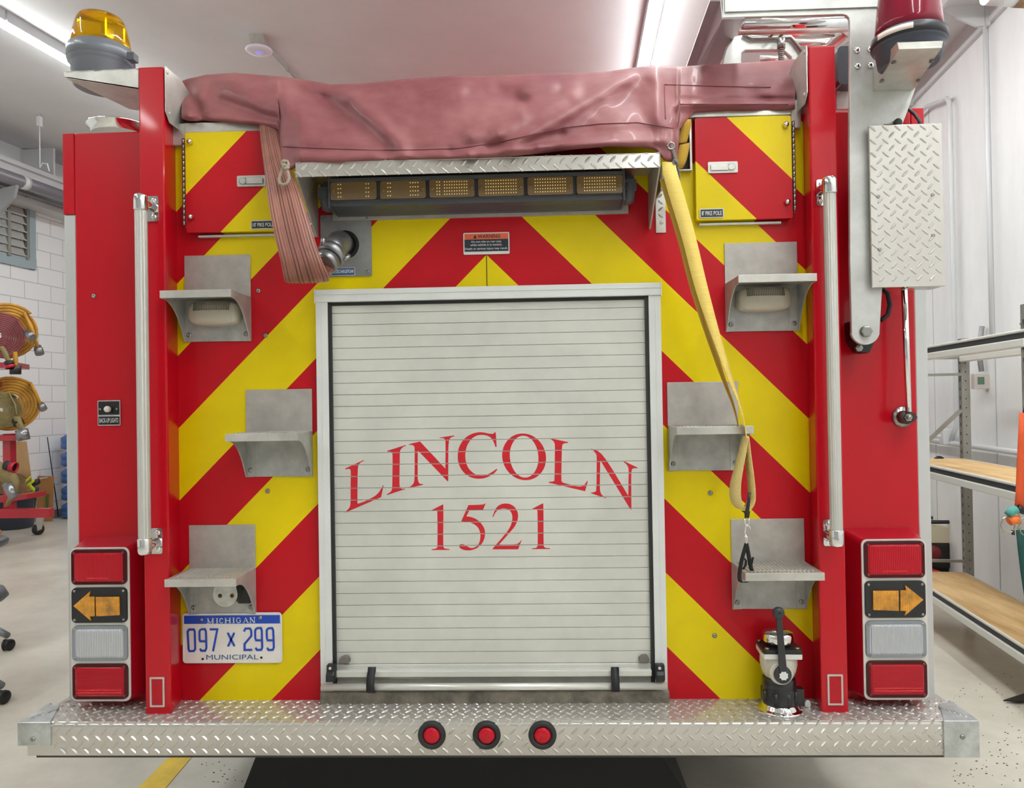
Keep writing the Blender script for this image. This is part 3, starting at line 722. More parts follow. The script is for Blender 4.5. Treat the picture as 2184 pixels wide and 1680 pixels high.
# ---------------- tailboard
b = MB()
TB = -.158; XB = 1.315
pr = []
for k in range(7):
    a = PI/2*k/6; pr.append((TB+.012-.012*math.sin(a), .510-.012+.012*math.cos(a)))
prof = [(0.03, .510)]+pr+[(TB, .419), (TB+.004, .416), (TB+.03, .416)]
b.sheet([[(-XB, p[0], p[1]) for p in prof], [(XB, p[0], p[1]) for p in prof]], smooth=True)
b.box(-XB, XB, TB+.003, .03, .417, .5085)
mk = [U(921, 1567, TB), U(1038, 1567, TB), U(1157, 1567, TB)]
tread(b, (-XB, TB, .419), (1, 0, 0), (0, 0, 1), (0, -1, 0), 2*XB, .082, (0, .012), .003, lambda c: any((c-V3((q.x, TB, q.z))).length < .043 for q in mk) or abs(c.x) > 1.245)
tread(b, (-XB, TB+.012, .510), (1, 0, 0), (0, 1, 0), (0, 0, 1), 2*XB, .15, (0.004, .008), .004)
for k in range(int(2*XB/.034)): loz(b, (-XB+.006+k*.034, TB+.0035, .5065), V3((1, 0, 0)), V3((0, .707, .707)), V3((0, -.707, .707)), .8)
tb = b.build('tailboard', DPL, truck, label='diamond plate rear tailboard step')
b = MB(); b.box(-XB+.02, XB-.01, TB+.008, .03, .409, .417); b.build('tailboard_underside', mat('dark_edge', (70, 68, 64), .5, .4), tb)
for i, q in enumerate(mk):
    b = MB(); b.lathe((q.x, TB+.002, q.z), (0, -1, 0), [(.0395, 0), (.0385, .006), (.034, .0105), (.0285, .0105), (.0245, .006), (.0235, .004)], 36)
    g = b.build('marker_light', RUBBER, truck, label='round red marker light, %s of the three in the tailboard' % ('left', 'middle', 'right')[i])
    b = MB(); b.lathe((q.x, TB+.001, q.z), (0, -1, 0), [(.024, 0), (.024, .003), (.021, .008), (.012, .0105), (0, .011)], 30); b.build('lens', mat('marker_red', (184, 0, 30), .25, coat=.2, spec=.3, bump=.6, bs=160), g)
for s in (-1, 1):
    a, c = (U(37, 1540, TB-.004), U(108, 1590, TB-.004)) if s < 0 else (U(2012, 1530, TB-.004), U(2090, 1615, TB-.004))
    b = MB()
    b.box(a.x, c.x, TB-.005, TB+.0015, c.z, .513)
    xo = a.x if s < 0 else c.x; xi = c.x if s < 0 else a.x
    b.box(xo, xo-s*.006, TB-.004, -.02, c.z+.004, .512)
    b.prism([(xo, TB-.004, .5095), (xi, TB-.004, .5095), (xo-s*.045, -.045, .5095), (xo, -.03, .5095)], (0, 0, .004))
    for k in range(5): b.cyl((xo-s*(.02+.008*k), TB+.02+.012*k, .5125), (xo-s*(.026+.008*k), TB+.05+.01*k, .5135), .004, 6)
    w = b.build('corner_casting', mat('scuffed_metal', (190, 194, 194), .35, .7, var=.25, vs=14, dark=(160, 162, 160)), truck, bevel=.002, label='worn metal corner guard on the %s end of the tailboard' % ('left' if s < 0 else 'right'))
    b = MB(); p = U(70, 1576, TB-.005) if s < 0 else U(2053, 1571, TB-.005); screw(b, p, r=.007, h=.004); b.build('screw', SCREW, w)
# little pull tab
p = U(1722, 1497, -.06); b = MB()
b.prism([(p.x+.008*math.cos(t*PI/10), -.06, .518+.013*math.sin(t*PI/10)) for t in range(20)], (0, -.004, 0)); b.build('pull_tab', WHITEP, truck, bevel=.001)

# ---------------- underbody
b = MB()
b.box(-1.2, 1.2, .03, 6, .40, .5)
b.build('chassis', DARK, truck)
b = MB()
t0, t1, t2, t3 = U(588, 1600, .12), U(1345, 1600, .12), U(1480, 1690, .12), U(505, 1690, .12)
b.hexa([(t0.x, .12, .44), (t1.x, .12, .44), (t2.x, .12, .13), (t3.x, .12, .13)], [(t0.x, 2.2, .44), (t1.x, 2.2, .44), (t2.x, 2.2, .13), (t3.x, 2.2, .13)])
b.build('underbody_tank', DARK, truck, label='black tank low under the tailboard')  # made-up block, added to turn the shaded floor under the truck black
for s in (-1, 1):
    for yy in (2.6,):
        b = MB(); b.lathe((s*1.0-s*.28, yy, .5), (s, 0, 0), [(.2, .0), (.46, .0), (.5, .04), (.5, .22), (.46, .26), (.28, .26), (.22, .2), (0, .2)], 36); b.build('rear_wheel', RUBBER, truck)
    b = MB(); b.lathe((s*.72, 7.4, .5), (s, 0, 0), [(.2, .0), (.46, .0), (.5, .04), (.5, .22), (.46, .26), (.28, .26), (.22, .2), (0, .2)], 36); b.build('front_wheel', RUBBER, truck)
b = MB(); b.lathe(U(256, 274, .55)-V3((0, 0, .03)), (0, 0, 1), [(.1, 0), (.1, .02), (.115, .03), (.115, .036), (.09, .04), (0, .04)], 32); b.build('vent_cap', CHROME, truck, label='round chrome cap on top of the left body')

# ---------------- canopy with light bar
YC = -.2
a, c = U(630, 348, YC), U(1408, 325, YC); zc1 = 2.068; zc0 = zc1-.040; xl, xr = a.x, c.x
b = MB(); b.box(xl, xr, YC, YC+.003, zc0, zc1); b.box(xl, xr, YC, .0, zc1-.003, zc1)
tread(b, (xl, YC, zc0), (1, 0, 0), (0, 0, 1), (0, -1, 0), xr-xl, zc1-zc0, (.006, .026-.018), .004)
tread(b, (xl, YC, zc1), (1, 0, 0), (0, 1, 0), (0, 0, 1), xr-xl, .2, (.006, .006), .004)
cn = b.build('canopy_shelf', DPL, truck, bevel=.0012, label='diamond plate canopy over the amber light bar')
for s, x in ((-1, xl), (1, xr)):
    zb_ = U(689, 505, -.005).z
    b = MB(); xx = x; b.prism([(xx, YC, zc0), (xx, YC, zc1-.003), (xx, 0, zc1-.003), (xx, 0, zb_), (xx, -.015, zb_)], (-s*.004, 0, 0))
    b.build('canopy_end', BRUSH, cn)
    xf = x+s*.026 if s > 0 else x-.012
    b = MB(); 
    if s > 0:
        q0, q1 = U(1397, 380, -.003), U(1420, 496, -.003); b.box(q0.x, q1.x, -.005, -.0005, q1.z, zc1-.004); b.box(q0.x, q0.x+.004, YC*.5, -.001, q1.z+.1, zc1-.004)
        [loz(b, ((q0.x+q1.x)/2, -.005, q1.z+.05+k*.02), V3((1, 0, 0)), V3((0, 0, 1)), V3((0, -1, 0)), (.85 if k % 2 else -.75), .011) for k in range(5)]; screw(b, ((q0.x+q1.x)/2+.002, -.005, q1.z+.03), r=.006)
    else:
        b.box(x-.03, x, -.004, -.0005, zb_, zc1-.003)
        [loz(b, (x-.015, -.004, zb_+.02+k*.02), V3((1, 0, 0)), V3((0, 0, 1)), V3((0, -1, 0)), (.85 if k % 2 else -.75), .011) for k in range(7)]
    b.build('canopy_flange', DPL, cn)
YB = -.11
a, c = U(704, 385, YB), U(1332, 437, YB)
lz1, lz0 = U(700, 386, YB).z, U(700, 430, YB).z; x0, x1 = U(703, 400, YB).x, U(1330, 400, YB).x
b = MB(); b.box(x0-.02, x1+.025, -.0085, -.001, lz0-.03, lz1+.01); b.build('light_bar_plate', BRUSH, cn)
b = MB()
b.box(x0, x1, YB+.008, -.008, lz0-.012, lz1+.004)
b.box(x0-.002, x1+.002, YB-.004, -.008, lz1-.004, lz1+.006)
b.hexa([(x0, YB-.002, lz0+.002), (x1, YB-.002, lz0+.002), (x1, -.03, lz0-.02), (x0, -.03, lz0-.02)], [(x0, YB+.01, lz0+.002), (x1, YB+.01, lz0+.002), (x1, -.008, lz0-.02), (x0, -.008, lz0-.02)])
b.box(x0-.004, x0+.002, YB-.006, -.008, lz0-.02, lz1+.012); b.box(x1-.002, x1+.004, YB-.006, -.008, lz0-.02, lz1+.012)
lbz = b.build('light_bar', DGREY, truck, bevel=.0015, label='dark light bar with six amber lamps under the canopy')
for s, x in ((-1, x0-.004), (1, x1+.004)):
    b = MB(); zc_ = (lz0+lz1)/2-.004; b.lathe((x, YB+.045, zc_), (s, 0, 0), [(.045, 0), (.045, .018), (.038, .030), (.0, .034)], 26, sx=1, sy=.8); b.box(x, x+s*.034, YB+.01, YB+.03, zc_-.012, zc_+.02); b.build('bar_end_cap', DGREY, lbz)
AMB = mat('smoky_amber', (122, 100, 68), .25, coat=.6); LED = mat('led_dot', (240, 206, 120), .3, emit=((255, 214, 120), .25))
for k, (u0, u1) in enumerate(((705, 803), (811, 908), (916, 1012), (1020, 1117), (1125, 1222), (1230, 1328))):
    a, c = U(u0, 392, YB), U(u1, 392, YB)
    b = MB(); b.prism(rrect(a.x, c.x, lz0+.003, lz1-.005, .006, YB+.008), (0, -.011, 0)); l = b.build('amber_lamp', AMB, lbz, bevel=.001)
    b = MB(); w_ = c.x-a.x; zz0, zz1 = lz0+.012, lz1-.012
    cols = [0, 1, 11, 12] if k == 0 else ([0, 1, 9, 10, 11, 12] if k == 1 else ([0, 1]+list(range(3, 13)) if k == 2 else range(13)))
    for i in cols:
        for j in range(5 if k > 1 else 4):
            x = a.x+w_*(.17+.66*i/12); z = zz0+(zz1-zz0)*j/(4 if k > 1 else 3); b.box(x-.0013, x+.0013, YB-.0036, YB-.0025, z-.0014, z+.0014)
    b.build('led_dots', LED, l)
    for sx in (a.x+.008, c.x-.008): b = MB(); screw(b, (sx, YB-.003, (lz0+lz1)/2-.001), r=.0045, h=.002); b.build('lamp_screw', mat('brass', (150, 120, 70), .3, .8), l)

# ---------------- hose discharge
a, c = U(683, 459, -.006), U(793, 588, -.006)
b = MB(); b.prism(rrect(a.x, c.x, c.z, a.z, .005, -.0005), (0, -.005, 0)); q = b.build('discharge_plate', mat('grey_plate', (150, 150, 150), .4, .5, var=.12, vs=12), truck, bevel=.001, label='grey hose discharge plate left under the light bar')
b = MB(); [screw(b, (x, -.0055, z), r=.006) for x in (a.x+.012, c.x-.012) for z in (a.z-.012, c.z+.012)]; b.build('plate_bolts', SCREW, q)
g = U(735, 522, -.006)
b = MB(); b.lathe(g, (0, -1, 0), [(.044, -.004), (.044, .0), (.042, .003), (.03, .003), (.03, -.002)], 36); b.build('rubber_ring', DARK, q)
MET = mat('coupling_metal', (150, 150, 152), .3, .8, var=.12, vs=18)
b = MB(); p0 = g+V3((-.004, -.0, 0)); p1 = U(722, 520, -.06); p2 = U(706, 545, -.115)
b.tube([p0, p0+V3((-.003, -.03, 0)), p1, (p1+p2)/2+V3((.0, -.006, .002)), p2], [.034, .036, .037, .036, .034], 26); b.build('discharge_elbow', MET, q)
ld, lc = U(706, 571, -.008), U(757, 587, -.008)
b = MB(); b.prism(rrect(ld.x, lc.x, lc.z, ld.z, .0015, -.005), (0, -.0025, 0)); n_ = b.build('name_plate', ALU, q)
b = MB(); b.box(ld.x+.002, lc.x-.002, -.008, -.007, lc.z+.002, ld.z-.002); b.build('plate_face', mat('label_blue', (40, 78, 128), .4), q)
text3(q, '#2 DISCHARGE/FOAM', ld.x+.004, lc.x-.004, lc.z+.006, ld.z-.006, -.0083, WHITEP, bold=.01)

# ---------------- left beacon shelf and beacon
Ya, Yb_ = -.10, .14
P = lambda x, y, Y: U(x, y, Y)
b = MB()
f = [P(135, 152, Ya), P(295, 146, Ya), P(295, 190, Ya), P(138, 166, Ya)]
b.prism(f, (0, .004, 0))
zt_ = f[0].z; u0, u1 = P(138, 166, Ya), P(295, 190, Ya)
k0 = V3((u0.x+.06, Yb_, u0.z)); k1 = V3((u1.x, Yb_, u1.z+.012))
b.hexa([u0, u1, k1, k0], [u0+V3((0, 0, .004)), u1+V3((0, 0, .004)), k1+V3((0, 0, .004)), k0+V3((0, 0, .004))])
b.hexa([f[0], f[1], V3((f[1].x, Yb_, f[1].z)), V3((f[0].x+.06, Yb_, f[0].z))], [p+V3((0, 0, -.004)) for p in (f[0], f[1], V3((f[1].x, Yb_, f[1].z)), V3((f[0].x+.06, Yb_, f[0].z)))])
b.build('beacon_shelf', ALU, truck, bevel=.001, label='aluminium shelf carrying the amber beacon')
def beacon(cp, r, zb, zs, ztop, dome, base, label, sticker=None, mirror=False):
    b = MB(); hb = zs-zb
    b.lathe((cp.x, cp.y, zb), (0, 0, 1), [(r*.80, 0), (r*.88, .004), (r*.95, hb*.5), (r*1.0, hb*.55), (r*1.04, hb*.58), (r*1.04, hb*.95), (r*.97, hb), (0, hb)], 40)
    q = b.build('beacon', base, truck, label=label)
    h = ztop-zs; sy_ = 1.0; pr = [(r*.95, -.004), (r*.94, h*.12), (r*.90, h*.35), (r*.84, h*.6), (r*.77, h*.82), (r*.69, h*.93), (r*.5, h*.985), (0, h)]
    b = MB(); b.lathe((cp.x, cp.y, zs), (0, 0, 1), pr, 40); b.build('beacon_dome', dome, q)
    b = MB(); b.cyl((cp.x, cp.y, zs), (cp.x, cp.y, zs+h*.3), .03, 16); 
    for a in (.4, 2.3):
        b.prism([(cp.x-.055*math.cos(a), cp.y-.055*math.sin(a), zs+h*.2), (cp.x+.055*math.cos(a), cp.y+.055*math.sin(a), zs+h*.2), (cp.x+.055*math.cos(a), cp.y+.055*math.sin(a), zs+h*.7), (cp.x-.055*math.cos(a), cp.y-.055*math.sin(a), zs+h*.75)], (.003, .003, 0))
    b.build('beacon_reflector', CHROME, q)
    b = MB(); b.lathe((cp.x, cp.y, zb), (0, 0, 1), [(r*1.0, hb*.62), (r*1.065, hb*.64), (r*1.065, hb*.92), (r*.98, hb*.96)], 40); b.build('clamp_ring', base if base is not MATS.get('beacon_base_dark') else BLACK, q)
    return q
AMD = mat('amber_dome', (252, 190, 0), .05, trans=.92, coat=.3, ior=1.12); RDD = mat('red_dome', (130, 22, 46), .2, trans=.2, coat=.5, ior=1.2)
Yn = .02; cp = U(216, 130, Yn); z0 = f[0].z-.002; zs = U(216, 104, Yn).z; zt = U(212, 36, Yn).z
q = beacon(cp, .089, z0, zs, zt, AMD, mat('beacon_base_grey', (110, 113, 122), .35, coat=.2), 'amber domed beacon on the left shelf')
b = MB(); c2 = U(284, 125, Yn-.03); b.box(c2.x-.01, c2.x+.012, Yn-.05, Yn-.02, c2.z-.012, c2.z+.012); b.build('clamp', DGREY, q, bevel=.002)

# ---------------- ladder rack arm on the right
YA = -.13
CAST2 = mat('satin_arm', (196, 196, 192), .42, .45, var=.1, vs=10, bump=.05, bs=250)
lo = [(1817, 707)]
c0 = (1846, 705)
for k in range(1, 12): a = PI+PI*k/12; lo.append((c0[0]+31*math.cos(a), c0[1]-30*math.sin(a)))
outl = [(1541, -60), (1541, 38), (1590, 36), (1700, 33), (1796, 30), (1805, 32), (1811, 38), (1813, 50), (1812, 300), (1813, 560)]+lo+[(1880, 640), (1883, 600), (1885, 265), (1925, 265), (1940, 225), (1952, 190), (1958, 120), (1958, -60)]
b = MB(); b.prism([U(x, y, YA) for x, y in outl], (0, .012, 0))
arm = b.build('rack_arm', CAST2, truck, bevel=.003, label='pale satin metal ladder rack arm down the right side')
b = MB(); b.box(U(1545, 0, YA).x, U(1960, 0, YA).x, YA-.006, YA, U(1700, 22, YA).z, U(1700, -60, YA).z); b.build('arm_cover_plate', CAST2, arm)
for (x, y) in ((1828, 107), (1856, 105), (1829, 141), (1857, 139)):
    b = MB(); b.lathe(U(x, y, YA), (0, -1, 0), [(.009, 0), (.0086, .003), (.005, .0058), (0, .0068)], 16); b.build('rivet', CHROME, arm)
b = MB(); p = U(1846, 707, YA); b.lathe(p, (0, -1, 0), [(.0165, 0), (.0165, .002)], 20); b.lathe(p, (0, -1, 0), [(.0155, .002), (.0155, .011), (.013, .0125), (0, .0125)], 6, smooth=False); b.build('pivot_bolt', SCREW, arm)
b = MB(); p = U(1832, 715, -.06); b.prism([U(x, y, -.02) for x, y in ((1798, 688), (1860, 690), (1846, 735), (1836, 756), (1818, 754), (1802, 730))], (0, -.06, 0)); w = b.build('pivot_block', BLACK, arm, bevel=.006)
b = MB(); b.lathe(U(1831, 742, -.08), (0, -1, 0), [(.011, 0), (.011, .006), (0, .007)], 6, smooth=False); b.build('block_bolt', SCREW, arm)
b = MB(); b.tube([U(1880, 615, -.05), U(1893, 625, -.06), U(1898, 650, -.06), U(1893, 672, -.06), U(1878, 683, -.06)], .0065, 12); b.build('cable', RUBBER, arm)
b = MB(); b.tube([U(1937, 232, -.02), U(1950, 243, -.03), U(1960, 256, -.05), U(1966, 272, -.08)], .005, 10); b.build('cable', RUBBER, arm)
b = MB(); p = U(1914, 262, -.135); b.lathe(p, (0, -1, 0), [(.011, 0), (.011, .006), (.008, .008), (0, .008)], 20); b.build('grommet', RUBBER, arm)
# flange of the arm top going back, plus the long side member
b = MB(); a, c = U(1545, 36, YA), U(1600, 36, YA)
near = [U(1514, 0, YA), U(1541, 39, YA), U(1588, 41, YA)]
far = [U(1465, 138, .9), U(1485, 137, .9), U(1503, 136, .9), U(1535, 135, .9)]
n0 = U(1514, 0, YA); n1 = U(1537, 0, YA); n2 = U(1541, 39, YA); n3 = U(1588, 38, YA)
ext = 1.0
def ex(n, f_): return n+(f_-n)*1.25
e0, e1, e2, e3 = [ex(n, f_) for n, f_ in zip((n0, n1, n2, n3), far)]
b = MB(); b.add([n0, n1, n2, n3, e0, e1, e2, e3], [(0, 1, 5, 4), (1, 2, 6, 5), (2, 3, 7, 6)], False)
b.build('rack_side_member', mat('rack_member', (178, 168, 172), .3, .6), arm, solid=.006)
# cross tube and catch bracket
b = MB(); b.tube([U(1584, 52, -.02), U(1812, 47, -.02)], .0150, 18); b.cyl(U(1697, 49, -.02), U(1705, 49, -.02), .0125, 18); b.build('cross_tube', CHROME, arm)
b = MB(); b.tube([U(1575, 68, .12), U(1812, 62, .12)], .010, 14); b.build('rack_bar', mat('bar_red', (206, 176, 170), .25, .7), arm)  # reddish tint paints in the red reflection along the underside of the tube
YK = .25
Pk = [(1540, 140), (1550, 95), (1566, 78), (1590, 73), (1690, 78), (1712, 112), (1705, 140)]
b = MB(); b.prism([U(x, y, YK) for x, y in Pk], (0, .02, 0), [[U(x, y, YK) for x, y in ((1582, 138), (1582, 113), (1590, 107), (1655, 106), (1672, 108), (1688, 122), (1688, 138))]]); b.build('catch_bracket', CAST2, arm, bevel=.003)
b = MB(); b.tube([U(1585, 73, YK-.01), U(1602, 82, YK-.01), U(1686, 79, YK-.01), U(1714, 114, YK-.01)], .007, 10); b.build('bracket_edge', SCREW, arm)
b = MB(); b.cyl(U(1666, 84, YK-.04), U(1666, 104, YK-.04), .013, 16)
n = 60; z1, z0 = U(1666, 104, YK-.04), U(1666, 134, YK-.04)
b.tube([z1.lerp(z0, i/n)+V3((.009*math.cos(i*PI*14/n), .009*math.sin(i*PI*14/n), 0)) for i in range(n+1)], .002, 6); b.build('catch_spring', SCREW, arm)
b = MB(); a, c = U(1786, 98, .0), U(1812, 180, .0); b.prism(rrect(a.x, c.x+.03, c.z, a.z, .015, .0), (0, .1, 0)); b.build('actuator', mat('dark_metal', (92, 96, 104), .35, .5), arm, bevel=.008)
b = MB(); a, c = U(1784, 180, .05), U(1813, 232, .05); b.box(a.x, c.x, .05, .06, c.z, a.z); [screw(b, U(x, y, .05), r=.006) for x, y in ((1787, 194), (1798, 191), (1800, 175))]; b.build('actuator_bracket', CAST2, arm)
# diamond plate box on the arm
YX = -.152
a, c = U(1853, 267, YX), U(2016, 610, YX)
b = MB(); b.box(a.x, c.x, YX, YX+.006, c.z, a.z); b.box(c.x-.09, c.x-.001, YX+.02, YX+.07, c.z+.0005, c.z+.004)
tread(b, (a.x, YX, c.z), (1, 0, 0), (0, 0, 1), (0, -1, 0), c.x-a.x, a.z-c.z, (.010, .006), .007)
bx_ = b.build('plate_box', DPL, truck, bevel=.0015, label='tall diamond plate cover box at the right of the arm')
b = MB(); [screw(b, U(x, y, YX), r=.0055) for x, y in ((1873, 419), (1989, 416), (1876, 532), (1990, 502))]; b.build('box_screws', SCREW, bx_)
b = MB(); b.box(a.x+.06, c.x-.06, YX+.006, -.0, c.z+.15, a.z-.1); b.build('box_mount', BLACK, bx_)
# strut rod with pivot bolt
b = MB(); p0, p1 = U(1928, 600, -.06), U(1938, 878, -.075)
b.cyl(p0, p1, .0085, 14); rd = b.build('strut_rod', CHROME, truck, label='slim bright strut rod under the plate box')
p = U(1928, 889, -.01); b = MB(); b.lathe(V3((p.x, -.0005, p.z)), (0, -1, 0), [(.03, 0), (.03, .004), (.0, .004)], 26); b.build('washer', SCREW, rd)
b = MB(); b.cyl((p.x+.004, -.004, p.z), (p.x+.004, -.05, p.z), .015, 6, smooth=False); p2 = U(1940, 890, -.08); b.lathe(V3((p2.x-.002, -.045, p2.z)), (0, -1, 0), [(.019, 0), (.019, .025), (.0, .026)], 18); b.build('rod_end', mat('rod_end_dark', (78, 60, 58), .4, .6), rd)
b = MB(); b.lathe(V3((p2.x-.002, -.07, p2.z)), (0, -1, 0), [(.0115, 0), (.0115, .010), (0, .0105)], 6, smooth=False); b.lathe(V3((p2.x-.002, -.08, p2.z)), (0, -1, 0), [(.007, 0), (.007, .008), (0, .009)], 14); b.build('rod_nut', SCREW, rd)
# red bracket behind the arm at far right (body top)
# beacon shelf, right
zb_ = U(1905, 195, YA).z
def atz(x, y, z): return UZf(x, y, z)
A1, A2 = U(1862, 195, YA), U(1948, 192, YA); B1, B2 = atz(1917, 105, zb_), atz(2009, 102, zb_)
b = MB(); up_ = V3((0, 0, .004))
b.hexa([A1, A2, B2, B1], [A1+up_, A2+up_, B2+up_, B1+up_])
T1, T2 = U(1914, 90, B1.y), U(2012, 87, B2.y)
b.hexa([B1, B2, T2, T1], [B1+V3((0, .004, 0)), B2+V3((0, .004, 0)), T2+V3((0, .004, 0)), T1+V3((0, .004, 0))])
T3 = U(1862, 145, YA); b.hexa([A1, B1, T1, T3], [A1+V3((.004, 0, 0)), B1+V3((.004, 0, 0)), T1+V3((.004, 0, 0)), T3+V3((.004, 0, 0))])
rs = b.build('beacon_shelf', ALU, truck, bevel=.0008, label='folded aluminium shelf carrying the red beacon')
b = MB()
for (x, y) in ((1906, 132), (1987, 130), (1881, 172), (1959, 171)): p = atz(x, y, zb_-.0005); b.lathe(p, (0, 0, -1), [(.006, 0), (.006, .003), (0, .003)], 12)
b.build('shelf_bolts', mat('shelf_bolt', (110, 108, 106), .4, .5), rs)
cyb = -.28; cc = U(1938, 70, cyb); zbb = zb_+.006; zss = U(1938, 42, cyb-.08).z; 
q = beacon(V3((cc.x, cyb, 0)), .0845, zbb, zss, zss+.17, RDD, mat('beacon_base_dark', (62, 66, 80), .4), 'red domed beacon on the right arm, cut by the top of the photo')
b = MB(); N = 14; vs = []
for i in range(N+1):
    a = PI*1.07+ (PI*.32)*i/N; x, y = cc.x+.0905*math.cos(a), cyb+.0905*math.sin(a); vs += [(x, y, zss-.022), (x, y, zss-.008)]
b.add(vs, [(2*i, 2*i+2, 2*i+3, 2*i+1) for i in range(N)], True); b.build('beacon_sticker', mat('cream_sticker', (222, 206, 196), .4), q, solid=.0008)

# ============================================================ ladder in the rack
lad = thing('ladder', 'bright metal ladder lying in the rack at the upper right', 'ladder', U(1750, 90, .6))
LM = mat('ladder_metal', (214, 210, 204), .25, .8)
for k, (x0_, y0_, x1_, y1_) in enumerate(((1812, 62, 1735, 128), (1815, 100, 1772, 150))):
    b = MB(); p0, p1 = U(x0_, y0_, .15), U(x1_-2, y1_, 1.1); d_ = (p1-p0); b.tube([p0, p1], .02, 10); b.build('ladder_rail', LM, lad)
for (xa, ya, xb, yb, Y) in ((1600, 74, 1790, 70, .35), (1690, 92, 1785, 88, .6), (1620, 126, 1690, 124, .8)):
    b = MB(); b.cyl(U(xa, ya, Y), U(xb, yb, Y), .012, 12); b.build('rung', LM, lad)
WD = mat('rust_brown', (170, 128, 84), .5)
b = MB(); b.cyl(U(1650, 66, .2), U(1642, 80, .3), .006, 8); b.cyl(U(1672, 66, .2), U(1662, 80, .3), .006, 8); b.build('ladder_brace', WD, lad)
# ============================================================ hose bed cover (cloth)
def interp(tab, x):
    if x <= tab[0][0]: return tab[0][1]
    for (a, va), (c, vc) in zip(tab, tab[1:]):
        if x <= c: return va+(vc-va)*(x-a)/(c-a)
    return tab[-1][1]
TOP = [(387, 173), (400, 168), (440, 159), (500, 155), (560, 160), (600, 163), (650, 170), (705, 180), (760, 178), (800, 175), (880, 167), (960, 162), (1050, 161), (1150, 157), (1250, 155), (1300, 152), (1370, 141), (1400, 139), (1450, 142), (1600, 133), (1696, 126)]
BOT = [(387, 252), (400, 256), (440, 256), (480, 258), (560, 268), (596, 276), (597, 336), (599, 371), (640, 348), (900, 338), (1050, 334), (1150, 326), (1230, 316), (1300, 310), (1380, 313), (1400, 318), (1418, 340), (1440, 346), (1446, 330), (1450, 275), (1462, 258), (1484, 238), (1560, 234), (1650, 234), (1696, 232)]
YBT = [(387, -.03), (560, -.035), (594, -.06), (600, -.15), (640, -.195), (1000, -.20), (1300, -.20), (1400, -.195), (1436, -.17), (1450, -.10), (1475, -.04), (1696, -.035)]
FOLDS = [  # x0,y0,x1,y1,width,height (+ = towards the viewer)
 (395, 178, 430, 250, 9, -.02), (430, 175, 400, 250, 12, .012), (480, 170, 585, 235, 22, .02), (470, 215, 590, 255, 10, -.012),
 (590, 170, 640, 250, 26, .018), (640, 190, 720, 250, 22, -.03), (700, 215, 830, 310, 20, -.028), (745, 205, 860, 320, 15, .022),
 (610, 215, 600, 360, 14, .012), (900, 185, 880, 300, 30, -.012), (1010, 170, 1100, 200, 14, -.016), (905, 200, 1040, 178, 14, .014),
 (1000, 290, 1110, 240, 10, .014), (1060, 285, 1225, 200, 12, .02), (1090, 310, 1340, 162, 14, .026), (1180, 320, 1370, 185, 22, -.018),
 (1000, 195, 1120, 215, 9, -.014), (1120, 200, 1180, 185, 9, .016), (1400, 160, 1432, 330, 16, .018), (1340, 200, 1400, 300, 20, -.014),
 (1440, 240, 1640, 245, 7, -.006), (1560, 160, 1640, 230, 14, -.006), (600, 318, 960, 322, 7, -.006), (960, 322, 1200, 285, 7, -.007), (1200, 285, 1440, 275, 7, -.006),
 (640, 333, 1000, 330, 9, .012), (1000, 330, 1300, 300, 9, .014), (1040, 315, 1300, 292, 5, -.01), (1150, 312, 1420, 300, 6, .012), (1450, 222, 1690, 222, 6, .01), (1450, 212, 1690, 212, 5, -.008), (400, 246, 590, 262, 6, .010)]
def fold(x, y):
    h = 0
    for x0, y0, x1, y1, w, a in FOLDS:
        dx, dy = x1-x0, y1-y0; L2 = dx*dx+dy*dy; t = ((x-x0)*dx+(y-y0)*dy)/L2; tc = min(1, max(0, t))
        d = math.hypot(x-x0-dx*tc, y-y0-dy*tc)
        w *= 1.25
        if d < 3.2*w: h += a*math.exp(-(d/w)**2)*(1 if 0 < t < 1 else .9)
    h += .006*noise.noise(Vector((x*.012, y*.02, 1)))+.0035*noise.noise(Vector((x*.035, y*.05, 4)))
    return h
NX = 330; NY = 34; rows = []
xsr = [387+(1696-387)*i/NX for i in range(NX+1)]
for key in (599, 597, 1450, 1446):
    pass
back = []
YT = .10
for ya in (3.6, 2.2, 1.0, .45, .22):
    back.append([V3((U(x, interp(TOP, x), YT).x, ya, U(x, interp(TOP, x), YT).z-.012*(ya-YT) + .012*noise.noise(Vector((x*.01, ya*2, 3))))) for x in xsr])
rows += back
for j in range(NY+1):
    r = []; t = j/NY
    for x in xsr:
        yt, yb = interp(TOP, x), interp(BOT, x); yy = yt+(yb-yt)*t
        Yd = YT+(interp(YBT, x)-YT)*(1-(1-t)**1.7)
        Yd -= fold(x, yy)*1.5*min(1, t*6)
        r.append(U(x, yy, Yd))
    rows.append(r)
# hem turned under
rows.append([p+V3((0, .012, .001)) for p in rows[-1]])
b = MB(); b.sheet(rows)
TARP = mat('faded_vinyl', (142, 86, 86), .6, var=.06, vs=3.0, dark=(114, 50, 58), bump=.12, bs=350, coat=.05)
cov = b.build('hose_bed_cover', TARP, None, origin=U(1040, 250, 0)); tag(cov, 'faded maroon vinyl cover draped over the top of the fire truck', 'cover')
